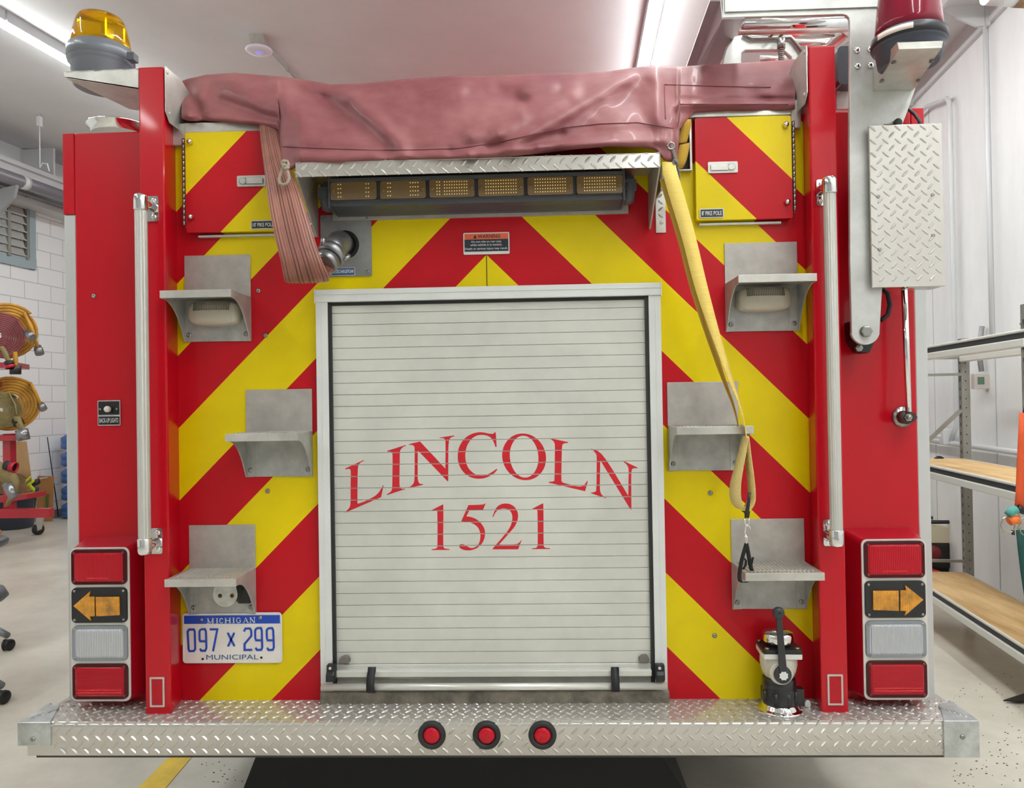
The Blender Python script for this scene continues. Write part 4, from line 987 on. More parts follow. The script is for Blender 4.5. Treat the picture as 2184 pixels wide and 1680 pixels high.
# seams and grommets
b = MB()
def seam(pts, off=.0025):
    q = []
    for (x0, y0), (x1, y1) in zip(pts, pts[1:]):
        n = max(2, int(math.hypot(x1-x0, y1-y0)/8))
        for i in range(n):
            x, y = x0+(x1-x0)*i/n, y0+(y1-y0)*i/n
            yt, yb = interp(TOP, x), interp(BOT, x); t = min(1, max(0, (y-yt)/(yb-yt))); Yd = YT+(interp(YBT, x)-YT)*(1-(1-t)**1.7)-fold(x, y)*1.5*min(1, t*6)
            q.append(U(x, y, Yd-off))
    b.tube(q, .0012, 5)
seam([(602, 312), (680, 316), (800, 320), (900, 319), (980, 316), (1060, 304), (1130, 288), (1200, 272), (1280, 264), (1360, 261), (1445, 275)])
seam([(1417, 180), (1420, 262)]); seam([(1417, 180), (1540, 184), (1652, 186)]); seam([(1450, 222), (1690, 222)])
b.build('seam', mat('seam_thread', (112, 60, 68), .7), cov)
def yat(x, y):
    yt, yb = interp(TOP, x), interp(BOT, x); t = min(1, max(0, (y-yt)/(yb-yt))); return YT+(interp(YBT, x)-YT)*(1-(1-t)**1.7)-fold(x, y)*1.5*min(1, t*6)
for (x, y) in ((608, 348), (1431, 311)):
    b = MB(); p = U(x, y, yat(x, y)-.004); b.tube([p+V3((.009*math.cos(k*PI/8), 0, .009*math.sin(k*PI/8))) for k in range(17)], .0025, 8, cap=False); b.build('grommet', SCREW, cov)
# tie cords
CORD = mat('tie_cord', (158, 146, 130), .8, bump=.5, bs=500)
def loopcord(pts, r=.0035, name='tie_cord', m=CORD): bb = MB(); bb.tube(pts, r, 10); return bb
Yc = -.225
pts = [(608, 347), (605, 352), (603, 360), (598, 372), (595, 382), (597, 391), (604, 394), (612, 391), (617, 380), (614, 368), (609, 358), (607, 352)]
b = loopcord([U(x, y, Yc) for x, y in pts], .0042); b.tube([U(601, 350, Yc), U(608, 354, Yc-.008), U(616, 351, Yc), U(613, 344, Yc), U(604, 343, Yc-.004), U(601, 350, Yc)], .0045, 8)
b.tube([U(603, 357, Yc-.004), U(610, 359, Yc-.008), U(616, 356, Yc-.002)], .0045, 8)
t_ = b.build('tie_cord', CORD, None, origin=U(608, 350, Yc)); t_.name = 'rope_loop'; tag(t_, 'beige looped cord tied to the left corner of the maroon cover', 'cord')
Yc = -.19
b = loopcord([U(x, y, Yc) for x, y in ((1431, 311), (1434, 318), (1437, 327), (1441, 340), (1441, 350))], .0048)
b.tube([U(1437, 342, Yc), U(1444, 345, Yc-.008), U(1444, 352, Yc), U(1437, 352, Yc-.004), U(1436, 345, Yc)], .005, 8)
b.tube([U(1442, 350, Yc), U(1447, 364, Yc+.01), U(1448, 380, Yc+.03), U(1446, 392, Yc+.04)], .004, 8); b.tube([U(1440, 350, Yc), U(1441, 368, Yc+.02), U(1444, 385, Yc+.05), U(1449, 404, Yc+.09)], .0035, 8)
b.tube([U(1446, 402, -.10), U(1450, 404, -.10), U(1450, 409, -.10)], .003, 8)
t_ = b.build('tie_cord', mat('grey_cord', (120, 116, 110), .8, bump=.5, bs=500), None, origin=U(1436, 330, Yc)); t_.name = 'knotted_rope'; tag(t_, 'grey knotted cord tied to the right corner of the maroon cover', 'cord')

# ============================================================ fire hose
def catm(pts, n=8):
    out = []
    for i in range(len(pts)-1):
        p0 = pts[max(i-1, 0)]; p1 = pts[i]; p2 = pts[i+1]; p3 = pts[min(i+2, len(pts)-1)]
        for k in range(n):
            t = k/n; out.append(tuple(.5*((2*b_)+(-a_+c_)*t+(2*a_-5*b_+4*c_-d_)*t*t+(-a_+3*b_-3*c_+d_)*t**3) for a_, b_, c_, d_ in zip(p0, p1, p2, p3)))
    out.append(tuple(pts[-1])); return out
def hose(stations, thick, mname, ribs=26, label=None):
    st = catm(stations, 8); n = 104; rows = []
    P3 = [(U(x, y, Y), (U(x+hx, y+hy, Y-hd)-U(x, y, Y))) for x, y, hx, hy, Y, hd in st]
    for i, (c, w) in enumerate(P3):
        t = (P3[min(i+1, len(P3)-1)][0]-P3[max(i-1, 0)][0]).normalized(); w = w - t*w.dot(t)*.0; nn = t.cross(w).normalized()
        r = []
        for k in range(n):
            a = 2*PI*k/n; ca, sa = math.cos(a), math.sin(a); u = ca; v = (abs(sa)**.6)*(1 if sa > 0 else -1)
            rip = .0034*abs(math.sin(u*PI*ribs/4)) if abs(sa) > .1 else .0
            r.append(c+w*u+nn*v*(thick+rip))
        rows.append(r+[r[0]])
    return rows
HM = mat('brown_hose', (158, 104, 88), .42, var=.2, vs=5, dark=(128, 78, 66), coat=.15)
st = [(572, 250, 19, -1, -.02, 0), (576, 290, 21, 0, -.07, .0), (586, 340, 25, 1, -.15, 0), (603, 400, 35, 5, -.20, 0), (617, 460, 41, 7, -.225, 0), (632, 520, 44, 6, -.24, .0), (645, 562, 46, 4, -.245, 0), (652, 586, 48, 1, -.225, .0), (655, 598, 47, -1, -.195, -.01), (659, 596, 44, -2, -.165, -.02), (668, 588, 36, -3, -.145, -.02), (680, 576, 28, 4, -.135, -.01), (689, 566, 22, 10, -.13, 0), (696, 556, 21, 12, -.12, 0)]
th = thing('fire_hose', 'flat brown ribbed hose hanging from under the cover, coupled to the discharge plate', 'hose', U(620, 420, -.2))
b = MB(); hr = hose(st, .0045, HM); b.sheet(hr); nk = len(hr[0])-1
for i_ in range(len(b.m)):
    if abs(math.sin(math.cos(2*PI*((i_ % nk)+.5)/nk)*PI*26/4)) < .42: b.m[i_] = 1
b.build('hose_jacket', [HM, mat('hose_groove', (86, 52, 45), .6)], th)
b = MB(); q0, q1 = U(694, 563, -.135), U(712, 536, -.105); ax = (q1-q0)
b.tube([q0-ax*.05, q0, q0+ax*.02, q0+ax*.45, q0+ax*.47], [.030, .0335, .035, .035, .033], 30, cap=True)
b.tube([q0+ax*.5, q0+ax*.53, q0+ax*1.0, q0+ax*1.05], [.036, .042, .042, .038], 30)
for k in range(3):
    a = k*2*PI/3+.5; u = ax.normalized(); s1 = u.cross(V3((0, 0, 1))).normalized(); s2 = u.cross(s1); d_ = s1*math.cos(a)+s2*math.sin(a)
    b.tube([q0+ax*.6+d_*.040, q0+ax*.9+d_*.048, q0+ax*1.05+d_*.044], [.006, .008, .006], 8)
b.build('hose_coupling', MET, th)

# ============================================================ yellow strap
YW = mat('yellow_webbing', (236, 206, 108), .7, bump=.0, wave=('Z', 95, .5), coat=0)
YW2 = mat('golden_webbing', (226, 176, 52), .7, wave=('X', 150, .9))
th = thing('tie_down_strap', 'long yellow webbing strap hanging from the cover corner past the right step', 'strap', U(1500, 600, -.15))
P = [(1426, 346, 14, 0, -.19), (1430, 372, 15, -3, -.205), (1447, 430, 15, -4, -.205), (1470, 510, 14, -4, -.2), (1495, 610, 13, -4, -.195), (1525, 710, 10, -3, -.19), (1555, 800, 7, -2, -.18), (1577, 860, 5, -1, -.17), (1588, 905, 3.5, -1, -.163), (1592, 935, 3, 0, -.17)]
P = catm(P, 6)
b = MB(); cs = [U(x, y, Y) for x, y, hx, hy, Y in P]; ws = [U(x+hx, y+hy, Y)-U(x, y, Y)+V3((0, .0+.022*max(0, 1-hx/14), 0)) for x, y, hx, hy, Y in P]
b.ribbon(cs, ws, .0025); b.build('webbing', YW, th)
b = MB(); cs2 = [c+V3((-.012, .02, -.004)) for c in cs[6:-6]]; b.ribbon(cs2, [w*.75 for w in ws[6:-6]], .0025); b.build('webbing', mat('ochre_webbing', (176, 140, 42), .7), th)
b = MB(); pts = [(1590, 930, 3), (1584, 960, 5), (1575, 1000, 7), (1569, 1030, 9), (1568, 1055, 10), (1572, 1074, 9), (1582, 1085, 7), (1592, 1080, 6)]
pts = catm([(x, y, h) for x, y, h in pts], 6)
b.ribbon([U(x, y, -.17) for x, y, h in pts], [V3((h*.0011, -.016, 0)) for x, y, h in pts], .0025)
pts = catm([(1591, 930, 3), (1595, 970, 3.5), (1600, 1010, 4), (1603, 1045, 4.5), (1602, 1068, 5), (1594, 1083, 6), (1586, 1086, 6)], 6)
b.ribbon([U(x, y, -.172) for x, y, h in pts], [V3((h*.0013, -.014, 0)) for x, y, h in pts], .0025)
b.build('webbing_loop', mat('pale_webbing', (224, 200, 128), .7, wave=('Z', 130, .7)), th)
b = MB(); b.ribbon([U(x, y, -.187) for x, y in ((1598, 1050), (1597, 1065), (1595, 1080), (1593, 1092), (1593, 1104))], [V3((w*.0013, 0, 0)) for w in (2.5, 3, 3.5, 4, 4.5)], .003)
b.prism([U(x, y, -.184) for x, y in ((1581, 1089), (1600, 1090), (1598, 1104), (1589, 1104), (1588, 1094))], (0, .004, 0)); b.build('black_tab', BLACK, th)
b = MB(); Yh = -.185
b.tube([U(x, y, Yh) for x, y in ((1589, 1104), (1588, 1112), (1590, 1121), (1595, 1122), (1598, 1112), (1597, 1104))], .0022, 8)
b.tube([U(x, y, Yh) for x, y in ((1600, 1130), (1599, 1123), (1593, 1119), (1590, 1124), (1589, 1135), (1590, 1144))], .002, 8)
b.cyl(U(1588, 1144, Yh), U(1595, 1144, Yh), .002, 8); b.tube([U(x, y, Yh) for x, y in ((1591, 1140), (1590, 1150), (1592, 1159), (1594, 1150), (1591, 1142))], .0018, 8)
b.build('snap_hook', CHROME, th)
b = MB()
pts = [(1592, 1158), (1588, 1172), (1583, 1190), (1579, 1210), (1577, 1228), (1579, 1239), (1586, 1242), (1594, 1240)]
b.ribbon([U(x, y, -.178) for x, y in catm(pts, 4)], V3((.0052, 0, .0)), .003)
pts = [(1592, 1160), (1595, 1175), (1598, 1192), (1601, 1208), (1604, 1217)]
b.ribbon([U(x, y, -.14) for x, y in catm(pts, 4)], V3((.0055, 0, 0)), .003); b.ribbon([U(x, y, -.138) for x, y in ((1602, 1205), (1604, 1196), (1606, 1188))], V3((.003, 0, 0)), .003)
b.ribbon([U(x, y, -.15) for x, y in ((1587, 1190), (1591, 1195), (1590, 1205), (1585, 1214))], V3((.003, 0, 0)), .003)
b.build('black_loop', mat('velcro_black', (16, 16, 18), .8), th)
th2 = thing('webbing_sling', 'folded golden webbing sling tucked beside the small right door', 'strap', U(1460, 300, -.06))
b = MB(); pts = catm([(1464, 262, 10), (1462, 275, 11), (1458, 290, 11), (1454, 305, 11)], 5); b.ribbon([U(x, y, -.07) for x, y, h in pts], [V3((h*.0013, 0, .001)) for x, y, h in pts], .006)
pts = catm([(1464, 262, 10, -.07), (1465, 256, 9, -.055), (1465, 262, 9, -.035)], 4); b.ribbon([U(x, y, Y) for x, y, h, Y in pts], [V3((h*.0013, 0, .0)) for x, y, h, Y in pts], .005); b.build('webbing', YW2, th2)
b = MB(); pts = catm([(1460, 308, 11, -.08), (1457, 325, 12, -.09), (1452, 345, 12, -.095), (1446, 358, 11, -.09), (1438, 362, 9, -.08)], 5); b.ribbon([U(x, y, Y) for x, y, h, Y in pts], [V3((h*.0013, 0, .003)) for x, y, h, Y in pts], .006); b.build('webbing', YW2, th2)
b = MB(); a, c = U(1468, 262, -.004), U(1474, 364, -.004); b.box(a.x, c.x, -.02, -.0005, c.z, a.z); b.box(U(1442, 363, -.01).x, c.x, -.02, -.0005, c.z-.003, c.z); b.build('slot_edge', ALU, truck)
b = MB(); b.box(U(1440, 300, 0).x, a.x, -.003, -.0005, c.z, a.z+.05); b.build('slot', DARK, truck)

# ============================================================ valve standing on the tailboard
Yv = -.075; base = U(1662, 1508, Yv); vx = base.x; zt0 = .512
vl = thing('ball_valve', 'white and black shut-off valve with a black lever standing on the tailboard', 'valve', (vx, Yv, zt0))
def zz(y, Y=Yv): return U(1660, y, Y).z
b = MB(); b.lathe((vx+.002, Yv, zt0-.001), (0, 0, 1), [(.062, 0), (.06, .004), (.052, .008), (.048, .016), (.045, .02), (0, .02)], 36); b.lathe((vx+.008, Yv-.045, zt0+.006), (.1, -1, .5), [(.014, 0), (.013, .005), (.009, .007), (0, .008)], 18)
b.build('chrome_flange', CHROME, vl, bevel=.001)
b = MB(); b.lathe((vx, Yv, zt0+.018), (0, 0, 1), [(.045, 0), (.0465, .003), (.0465, .040), (.044, .043), (.044, .046), (.046, .048), (.045, .072), (.040, .076)], 40)
for k in range(8):
    a = k*PI/4+.3; b.lathe((vx+.0445*math.cos(a), Yv+.0445*math.sin(a), zt0+.021), (0, 0, 1), [(.006, 0), (.006, .036)], 8)
b.box(vx+.04, vx+.066, Yv-.015, Yv+.01, zt0+.012, zt0+.06); b.build('black_collar', mat('collar_black', (20, 20, 24), .3, coat=.2), vl)
IV = mat('ivory_body', (196, 190, 178), .35, coat=.3, var=.06, vs=20)
zb0 = zt0+.090; 
b = MB(); b.lathe((vx, Yv, zb0), (0, 0, 1), [(.034, 0), (.041, .006), (.047, .02), (.051, .04), (.051, .055), (.049, .066), (0, .066)], 36)
b.lathe((vx-.006, Yv-.03, zb0+.027), (0, -1, 0), [(.034, 0), (.033, .016), (.03, .02), (0, .021)], 30); b.build('valve_body', IV, vl, bevel=.001)
zc_ = zb0+.066
b = MB(); b.prism([(x, y, zc_) for x, y in ((vx-.054, Yv-.048), (vx+.05, Yv-.052), (vx+.057, Yv-.03), (vx+.057, Yv+.045), (vx-.05, Yv+.045), (vx-.056, Yv-.03))], (0, 0, .014)); b.build('white_flange', mat('flange_white', (212, 210, 206), .3, coat=.3), vl, bevel=.002)
b = MB(); b.prism([(x, y, zc_+.014) for x, y in ((vx-.054, Yv-.048), (vx+.05, Yv-.052), (vx+.056, Yv-.03), (vx+.056, Yv+.045), (vx-.05, Yv+.045), (vx-.055, Yv-.03))], (0, 0, .011)); b.build('black_flange', BLACK, vl, bevel=.002)
b = MB(); [b.lathe((vx+sx*.042, Yv+sy, zc_+.025), (0, 0, 1), [(.007, 0), (.006, .003), (0, .004)], 12) for sx in (-1, 1) for sy in (-.036, .036)]; b.build('flange_bolts', mat('tan_bolt', (170, 140, 110), .3, .7), vl)
b = MB(); b.lathe((vx, Yv, zc_+.026), (0, 0, 1), [(.034, 0), (.034, .008), (.040, .008), (.0425, .012), (.0425, .030), (.040, .036), (.03, .040), (0, .042)], 36); b.lathe((vx-.014, Yv-.01, zc_+.066), (0, 0, 1), [(.008, 0), (.007, .003), (0, .004)], 12); b.build('chrome_cap', CHROME, vl)
hx, hz = vx-.006, zb0+.026; tx, tz = U(1661, 1307, Yv-.07).x, U(1661, 1307, Yv-.07).z
b = MB(); Yl = Yv-.052
b.lathe((hx, Yl+.002, hz), (0, -1, 0), [(.024, 0), (.024, .008), (.022, .011), (0, .0115)], 30)
b.hexa([(hx-.0105, Yl-.004, hz), (hx+.0105, Yl-.004, hz), (tx+.0075, Yl-.012, tz), (tx-.0075, Yl-.012, tz)], [(hx-.0105, Yl-.012, hz), (hx+.0105, Yl-.012, hz), (tx+.0075, Yl-.02, tz), (tx-.0075, Yl-.02, tz)])
b.lathe((tx, Yl-.006, tz), (0, -1, 0), [(.008, -.003), (.0145, .001), (.0165, .009), (.0145, .017), (.007, .021), (.003, .021), (.002, .018), (0, .018)], 22)
lv = b.build('lever', mat('lever_black', (44, 44, 48), .45), vl, bevel=.002)
b = MB(); b.prism([(hx+(.013 if k % 2 else .0105)*math.cos(k*PI/8), Yl-.0135, hz+(.013 if k % 2 else .0105)*math.sin(k*PI/8)) for k in range(16)], (0, .003, 0)); b.build('splined_nut', WHITEP, lv)
# ============================================================ ROOM
def st(name, b, m, **k): o = b.build(name, m, None, **k); o['kind'] = 'structure'; return o
FLOORM = mat('concrete_floor', (216, 211, 198), .32, var=.12, vs=1.6, dark=(192, 186, 172), bump=.03, bs=30, coat=.12, spec=.35)
nt = FLOORM.node_tree
b = MB(RM); b.box(-7.45, 2.45, -6, 17, -.1, 0); st('floor', b, FLOORM)
CEILM = mat('ceiling_paint', (222, 222, 224), .6, var=.03, vs=1)
b = MB(RM); v = [(-7.45, -6), (2.45, -6), (2.45, 17), (-7.45, 17)]
b.hexa([(u_, v_, ceil_z(u_)) for u_, v_ in v], [(u_, v_, ceil_z(u_)+.1) for u_, v_ in v]); st('ceiling', b, CEILM)
# block wall material
def mat_block():
    m = mat('painted_block', (226, 229, 232), .5, var=.03, vs=3); N = m.node_tree.nodes; L = m.node_tree.links; b_ = N['Principled BSDF']
    tc = N.new('ShaderNodeTexCoord'); sp = N.new('ShaderNodeSeparateXYZ'); cb = N.new('ShaderNodeCombineXYZ'); L.new(tc.outputs['Object'], sp.inputs[0])
    mp = N.new('ShaderNodeMapping'); mp.inputs['Rotation'].default_value = (0, 0, RA); L.new(tc.outputs['Object'], mp.inputs[0]); L.new(mp.outputs[0], sp.inputs[0])
    L.new(sp.outputs[1], cb.inputs[0]); L.new(sp.outputs[2], cb.inputs[1])
    br = N.new('ShaderNodeTexBrick'); br.inputs['Scale'].default_value = 1; br.inputs['Brick Width'].default_value = .42; br.inputs['Row Height'].default_value = .212; br.inputs['Mortar Size'].default_value = .006; br.inputs['Mortar Smooth'].default_value = .3
    br.inputs['Color1'].default_value = lin((238, 240, 241)); br.inputs['Color2'].default_value = lin((242, 243, 243)); br.inputs['Mortar'].default_value = lin((196, 199, 201))
    L.new(cb.outputs[0], br.inputs['Vector']); L.new(br.outputs['Color'], b_.inputs['Base Color'])
    bp = N.new('ShaderNodeBump'); bp.inputs['Strength'].default_value = .5; bp.inputs['Distance'].default_value = .004; bp.invert = True; L.new(br.outputs['Fac'], bp.inputs['Height']); L.new(bp.outputs[0], b_.inputs['Normal'])
    return m
BLOCK = mat_block()
b = MB(RM); b.box(-7.45, ULEFT, -6, 17, 0, 4.7); wl = st('wall_left', b, BLOCK)
b = MB(RM); b.box(ULEFT, ULEFT+.012, -6, 17, 0, .105); st('baseboard_left', b, mat('base_grey', (132, 136, 140), .5))
WPAN = mat('wall_panel', (240, 241, 241), .45, var=.05, vs=2.2, stretch=(1, 1, .3))
b = MB(RM); b.box(URIGHT, 2.45, -6, 17, 0, 4.1)
st('wall_right', b, WPAN)
b = MB(RM); b.box(-7.45, 2.45, 16.9, 17, 0, 4.7); st('wall_back', b, mat('back_paint', (222, 224, 226), .5, var=.03, vs=2))
b = MB(RM); b.box(-7.45, 2.45, -6.1, -6, 0, 4.7); st('wall_front', b, mat('door_white', (205, 207, 208), .5))
# wall panel joints, right
b = MB(RM); q = URu(2113, 300, URIGHT); b.box(URIGHT-.004, URIGHT, q[1]-.004, q[1]+.004, 0, 3.75); q2 = URu(1981, 230, URIGHT); b.box(URIGHT-.003, URIGHT, q2[1]-.003, q2[1]+.003, 0, 3.6); st('trim_1', b, mat('joint_grey', (186, 188, 190), .5))
# soffit beams along ceiling/wall corner on the right
BEAM = mat('beam_grey', (212, 213, 214), .5, var=.03, vs=3)
b = MB(RM); b.box(URIGHT-.35, URIGHT-.0, -5, 16, 3.86, 3.9); b.box(URIGHT-.35, URIGHT-.33, -5, 16, 3.80, 3.9); b.box(URIGHT-.03, URIGHT, -5, 16, 3.74, 3.9)
for k in range(9): b.hexa([(URIGHT-.34, 1.2+k*1.3, 3.86), (URIGHT-.02, 1.2+k*1.3, 3.86), (URIGHT-.02, 1.2+k*1.3, 3.72), (URIGHT-.1, 1.2+k*1.3, 3.72)], [(URIGHT-.34, 1.22+k*1.3, 3.86), (URIGHT-.02, 1.22+k*1.3, 3.86), (URIGHT-.02, 1.22+k*1.3, 3.72), (URIGHT-.1, 1.22+k*1.3, 3.72)])
st('trim_2', b, BEAM)
# left upper ledges
b = MB(RM)
def zl(x, y, u): return URu(x, y, u)[2]
uL = ULEFT
z_a = zl(66, 358, uL+.5); z_b = zl(66, 424, uL+.25)
b.box(uL, uL+.5, -4, 16, z_a-.03, z_a+.02); b.box(uL, uL+.45, -4, 16, z_a-.14, z_a-.03)
b.box(uL, uL+.25, -4, 16, z_b-.06, z_b)
for k in range(8): b.box(uL, uL+.48, 2+1.5*k, 2.03+1.5*k, z_a+.02, ceil_z(uL)-.02)
b.box(uL, uL+.03, -4, 16, z_a, ceil_z(uL))
st('trim_3', b, BEAM)

# window, left (louvred)
def wbox(b, x0, x1, y0, y1, u0, u1):
    p, q = URu(x0, (y0+y1)/2, ULEFT), URu(x1, (y0+y1)/2, ULEFT)
FR = mat('window_frame_grey', (160, 176, 182), .45)
q0 = URu(72, 480, ULEFT); q1 = URu(-60, 480, ULEFT); zt_ = zl(66, 424, ULEFT)-.0; zbm = zl(68, 575, ULEFT)
vr = q0[1]; vl_ = q1[1]
b = MB(RM); fwid = .10
b.box(uL+.002, uL+.03, vr-fwid, vr, zbm, zt_); b.box(uL+.002, uL+.035, vl_, vr, zbm, zbm+.13); b.box(uL+.002, uL+.03, vl_, vl_+fwid, zbm, zt_); b.box(uL+.002, uL+.03, (URu(5, 480, ULEFT)[1])-.03, (URu(5, 480, ULEFT)[1])+.03, zbm, zt_)
wf = st('window_1', b, FR)
b = MB(RM); b.box(uL+.001, uL+.006, vl_+.05, vr-fwid, zbm+.1, zt_); b.build('pane', mat('window_dark', (120, 122, 120), .15, coat=.5), wf)
n = 7
for k in range(n):
    z0 = zbm+.14+(zt_-zbm-.2)*k/n; z1 = z0+(zt_-zbm-.2)/n
    b = MB(RM); b.hexa([(uL+.045, vl_+.1, z0), (uL+.045, vr-fwid-.09, z0), (uL+.012, vr-fwid-.09, z1), (uL+.012, vl_+.1, z1)], [(uL+.05, vl_+.1, z0), (uL+.05, vr-fwid-.09, z0), (uL+.017, vr-fwid-.09, z1), (uL+.017, vl_+.1, z1)])
    b.box(uL+.04, uL+.056, vl_+.1, vr-fwid-.06, z0-.008, z0+.008); b.build('louvre', mat('louvre_grey', (176, 176, 172), .3), wf)
b = MB(RM); vv = vr-fwid-.04; b.box(uL+.02, uL+.06, vv-.03, vv+.0, zbm+.1, zt_); b.box(uL+.02, uL+.06, URu(8, 480, ULEFT)[1]+.0, URu(8, 480, ULEFT)[1]+.04, zbm+.1, zt_); b.build('louvre_track', mat('track_metal', (160, 158, 150), .4, .5), wf)

# ceiling lights: strip fixtures
LIT = mat('led_strip', (255, 255, 255), .5, emit=((247, 252, 251), 26.0))
HOUS = mat('fixture_housing', (200, 204, 208), .4)
def strip(p0, p1, label, w=.09, grp='LED strip lights on the ceiling', m=LIT):
    p0, p1 = Vector(p0), Vector(p1); d = (p1-p0).normalized(); s_ = Vector((-d.y, d.x, 0)).normalized()
    s_ = d.cross(Vector((0, 0, 1))).normalized()
    c = RM(p0.lerp(p1, .5)); L_ = (p1-p0).length
    t = thing('strip_light', label, 'ceiling light', c, grp)
    upv = Vector((0, 0, 1))
    def bx(off0, off1, z0, z1, e0=0, e1=0):
        bb = MB(RM); A = [p0+d*e0+s_*off0+upv*z0, p0+d*e0+s_*off1+upv*z0, p1-d*e0+s_*off1+upv*z0, p1-d*e0+s_*off0+upv*z0]; B = [q+upv*(z1-z0) for q in A]; bb.hexa(A, B); return bb
    bx(-w*.5, w*.5, -.085, -.003).build('housing', HOUS, t); bx(-w*.46, w*.46, -.105, -.086, .02).build('diffuser', m, t)
    return t
# left row, centre row, and the rows behind the camera
l0, l1 = Vector(URc(0, 21)), Vector(URc(146, 107))
dl = (l1-l0).normalized()
strip(l0-dl*2.2, l0+dl*.0, 'bright LED strip at the far upper left of the ceiling'); strip(l0+dl*.02, l0+dl*2.4, 'bright LED strip running behind the amber beacon'); strip(l0+dl*2.42, l0+dl*5.0, 'bright LED strip beyond the amber beacon')
strip(l0-dl*4.8, l0-dl*2.22, 'LED strip on the ceiling left of the camera')
c0_, c1_ = Vector(URc(1394, 0)), Vector(URc(1367, 140)); dc = (c1_-c0_).normalized()
strip(c0_-dc*.6, c0_+dc*1.9, 'bright LED strip above the centre of the maroon cover'); strip(c0_+dc*1.92, c0_+dc*4.4, 'LED strip farther along above the fire truck')
for k in range(2):
    strip(c0_-dc*(.7+2.55*k), c0_-dc*(3.2+2.55*k), ('LED strip in the centre row just outside the top of the view', 'LED strip at the near end of the centre row')[k])
for uu in (-3.4,):
    for k in range(2): strip((uu, -3.5+2.6*k, ceil_z(uu)), (uu, -1.0+2.6*k, ceil_z(uu)), ('LED strip in the middle left row nearest the front wall', 'LED strip in the middle left row nearer the truck')[k])
for k in range(3): strip((1.55, -3.6+2.6*k, ceil_z(1.55)), (1.55, -1.1+2.6*k, ceil_z(1.55)), ('LED strip in the row by the right wall nearest the front wall', 'LED strip in the row by the right wall beside the camera', 'LED strip in the row by the right wall above the shelving')[k])  # row carried forward over the shelving, out of view, to brighten the right wall

# access point on ceiling + conduit
q = URc(552, 80); cpt = RM(q)
ap = thing('access_point', 'small round white ceiling unit with a blue light', 'ceiling unit', cpt)
b = MB(); b.box(cpt.x-.06, cpt.x+.06, cpt.y-.06, cpt.y+.06, cpt.z-.08, cpt.z+.01); b.build('mounting_box', ALU, ap, bevel=.01)
b = MB(); b.lathe(cpt+V3((0, 0, -.08)), (0, 0, -1), [(.075, 0), (.098, .012), (.102, .022), (.09, .032), (.04, .036), (0, .037)], 32); b.build('dome', mat('unit_white', (226, 222, 232), .4), ap)
b = MB(); b.lathe(cpt+V3((0, -.0, -.1165)), (0, 0, -1), [(.032, 0), (.03, .002), (0, .003)], 24); b.build('status_light', mat('blue_glow', (190, 190, 255), .4, emit=((120, 130, 255), .15)), ap)
pa, pb = RM(URc(574, 104, -.03)), RM(URc(640, 178, -.03)); b = MB(); b.tube([pa, pa.lerp(pb, 1.6)], .014, 10); b.cyl(pa.lerp(pb, .55), pa.lerp(pb, .58), .02, 10)
o = b.build('ceiling_conduit', mat('conduit_grey', (178, 180, 178), .4, .3), None, origin=pa); tag(o, 'thin grey conduit on the ceiling behind the round unit', 'conduit')

# big pipe upper left
def pipe_room(name, pts, r, m, label, cat, n=16, extra=None):
    bb = MB(); bb.tube([RM(p) for p in pts], r, n); o = bb.build(name, m, None, origin=RM(pts[0])); tag(o, label, cat); return o
u_p = uL+.62
A1_, A2_ = URu(0, 372, u_p), URu(132, 418, u_p)
A1_, A2_ = Vector(A1_), Vector(A2_); dd = (A2_-A1_)
pipe = pipe_room('door_shaft', [A1_-dd*1.5, A2_+dd*1.5], .072, mat('shaft_grey', (136, 134, 142), .35, .3), 'thick grey round shaft high on the left wall', 'pipe', 20)
b = MB(RM); c = Vector(URu(50, 389, u_p)); b.tube([c-dd*.05, c+dd*.05], .078, 20); b.build('white_band', WHITEP, pipe)
b = MB(RM); c = Vector(URu(24, 392, u_p)); b.hexa([(uL+.2, c.y-.02, c.z-.1), (uL+.7, c.y-.02, c.z-.02), (uL+.66, c.y-.02, c.z-.16), (uL+.5, c.y-.02, c.z-.3)], [(uL+.2, c.y+.02, c.z-.1), (uL+.7, c.y+.02, c.z-.02), (uL+.66, c.y+.02, c.z-.16), (uL+.5, c.y+.02, c.z-.3)]); b.build('pipe_bracket', mat('bracket_grey', (170, 172, 174), .4, .4), pipe)
w0 = Vector(URc(84, 245)); ww = Vector((w0.x, w0.y, w0.z)); 
b = MB(RM); zlo = w0.z-1.0*(361-245)/ (361-245)*((CAM.z-0)*0+.0)
P0 = RM(w0); dpt = (P0-CAM).dot(fw); P1 = UD(86, 358, dpt)
b = MB(); b.tube([P0, V3((P0.x, P0.y, P1.z))], .006, 6); e_ = V3((P0.x, P0.y, P1.z)); b.tube([e_, e_+V3((.03, 0, .05)), e_+V3((.08, 0, .04)), e_+V3((.1, 0, -.04))], .006, 6)
b.box(P0.x-.02, P0.x+.02, P0.y-.02, P0.y+.02, P0.z-.12, P0.z-.02)
o = b.build('pull_cord', mat('cord_white', (220, 222, 224), .6), None, origin=P0); tag(o, 'thin white cord hanging from the ceiling at the upper left', 'cord')

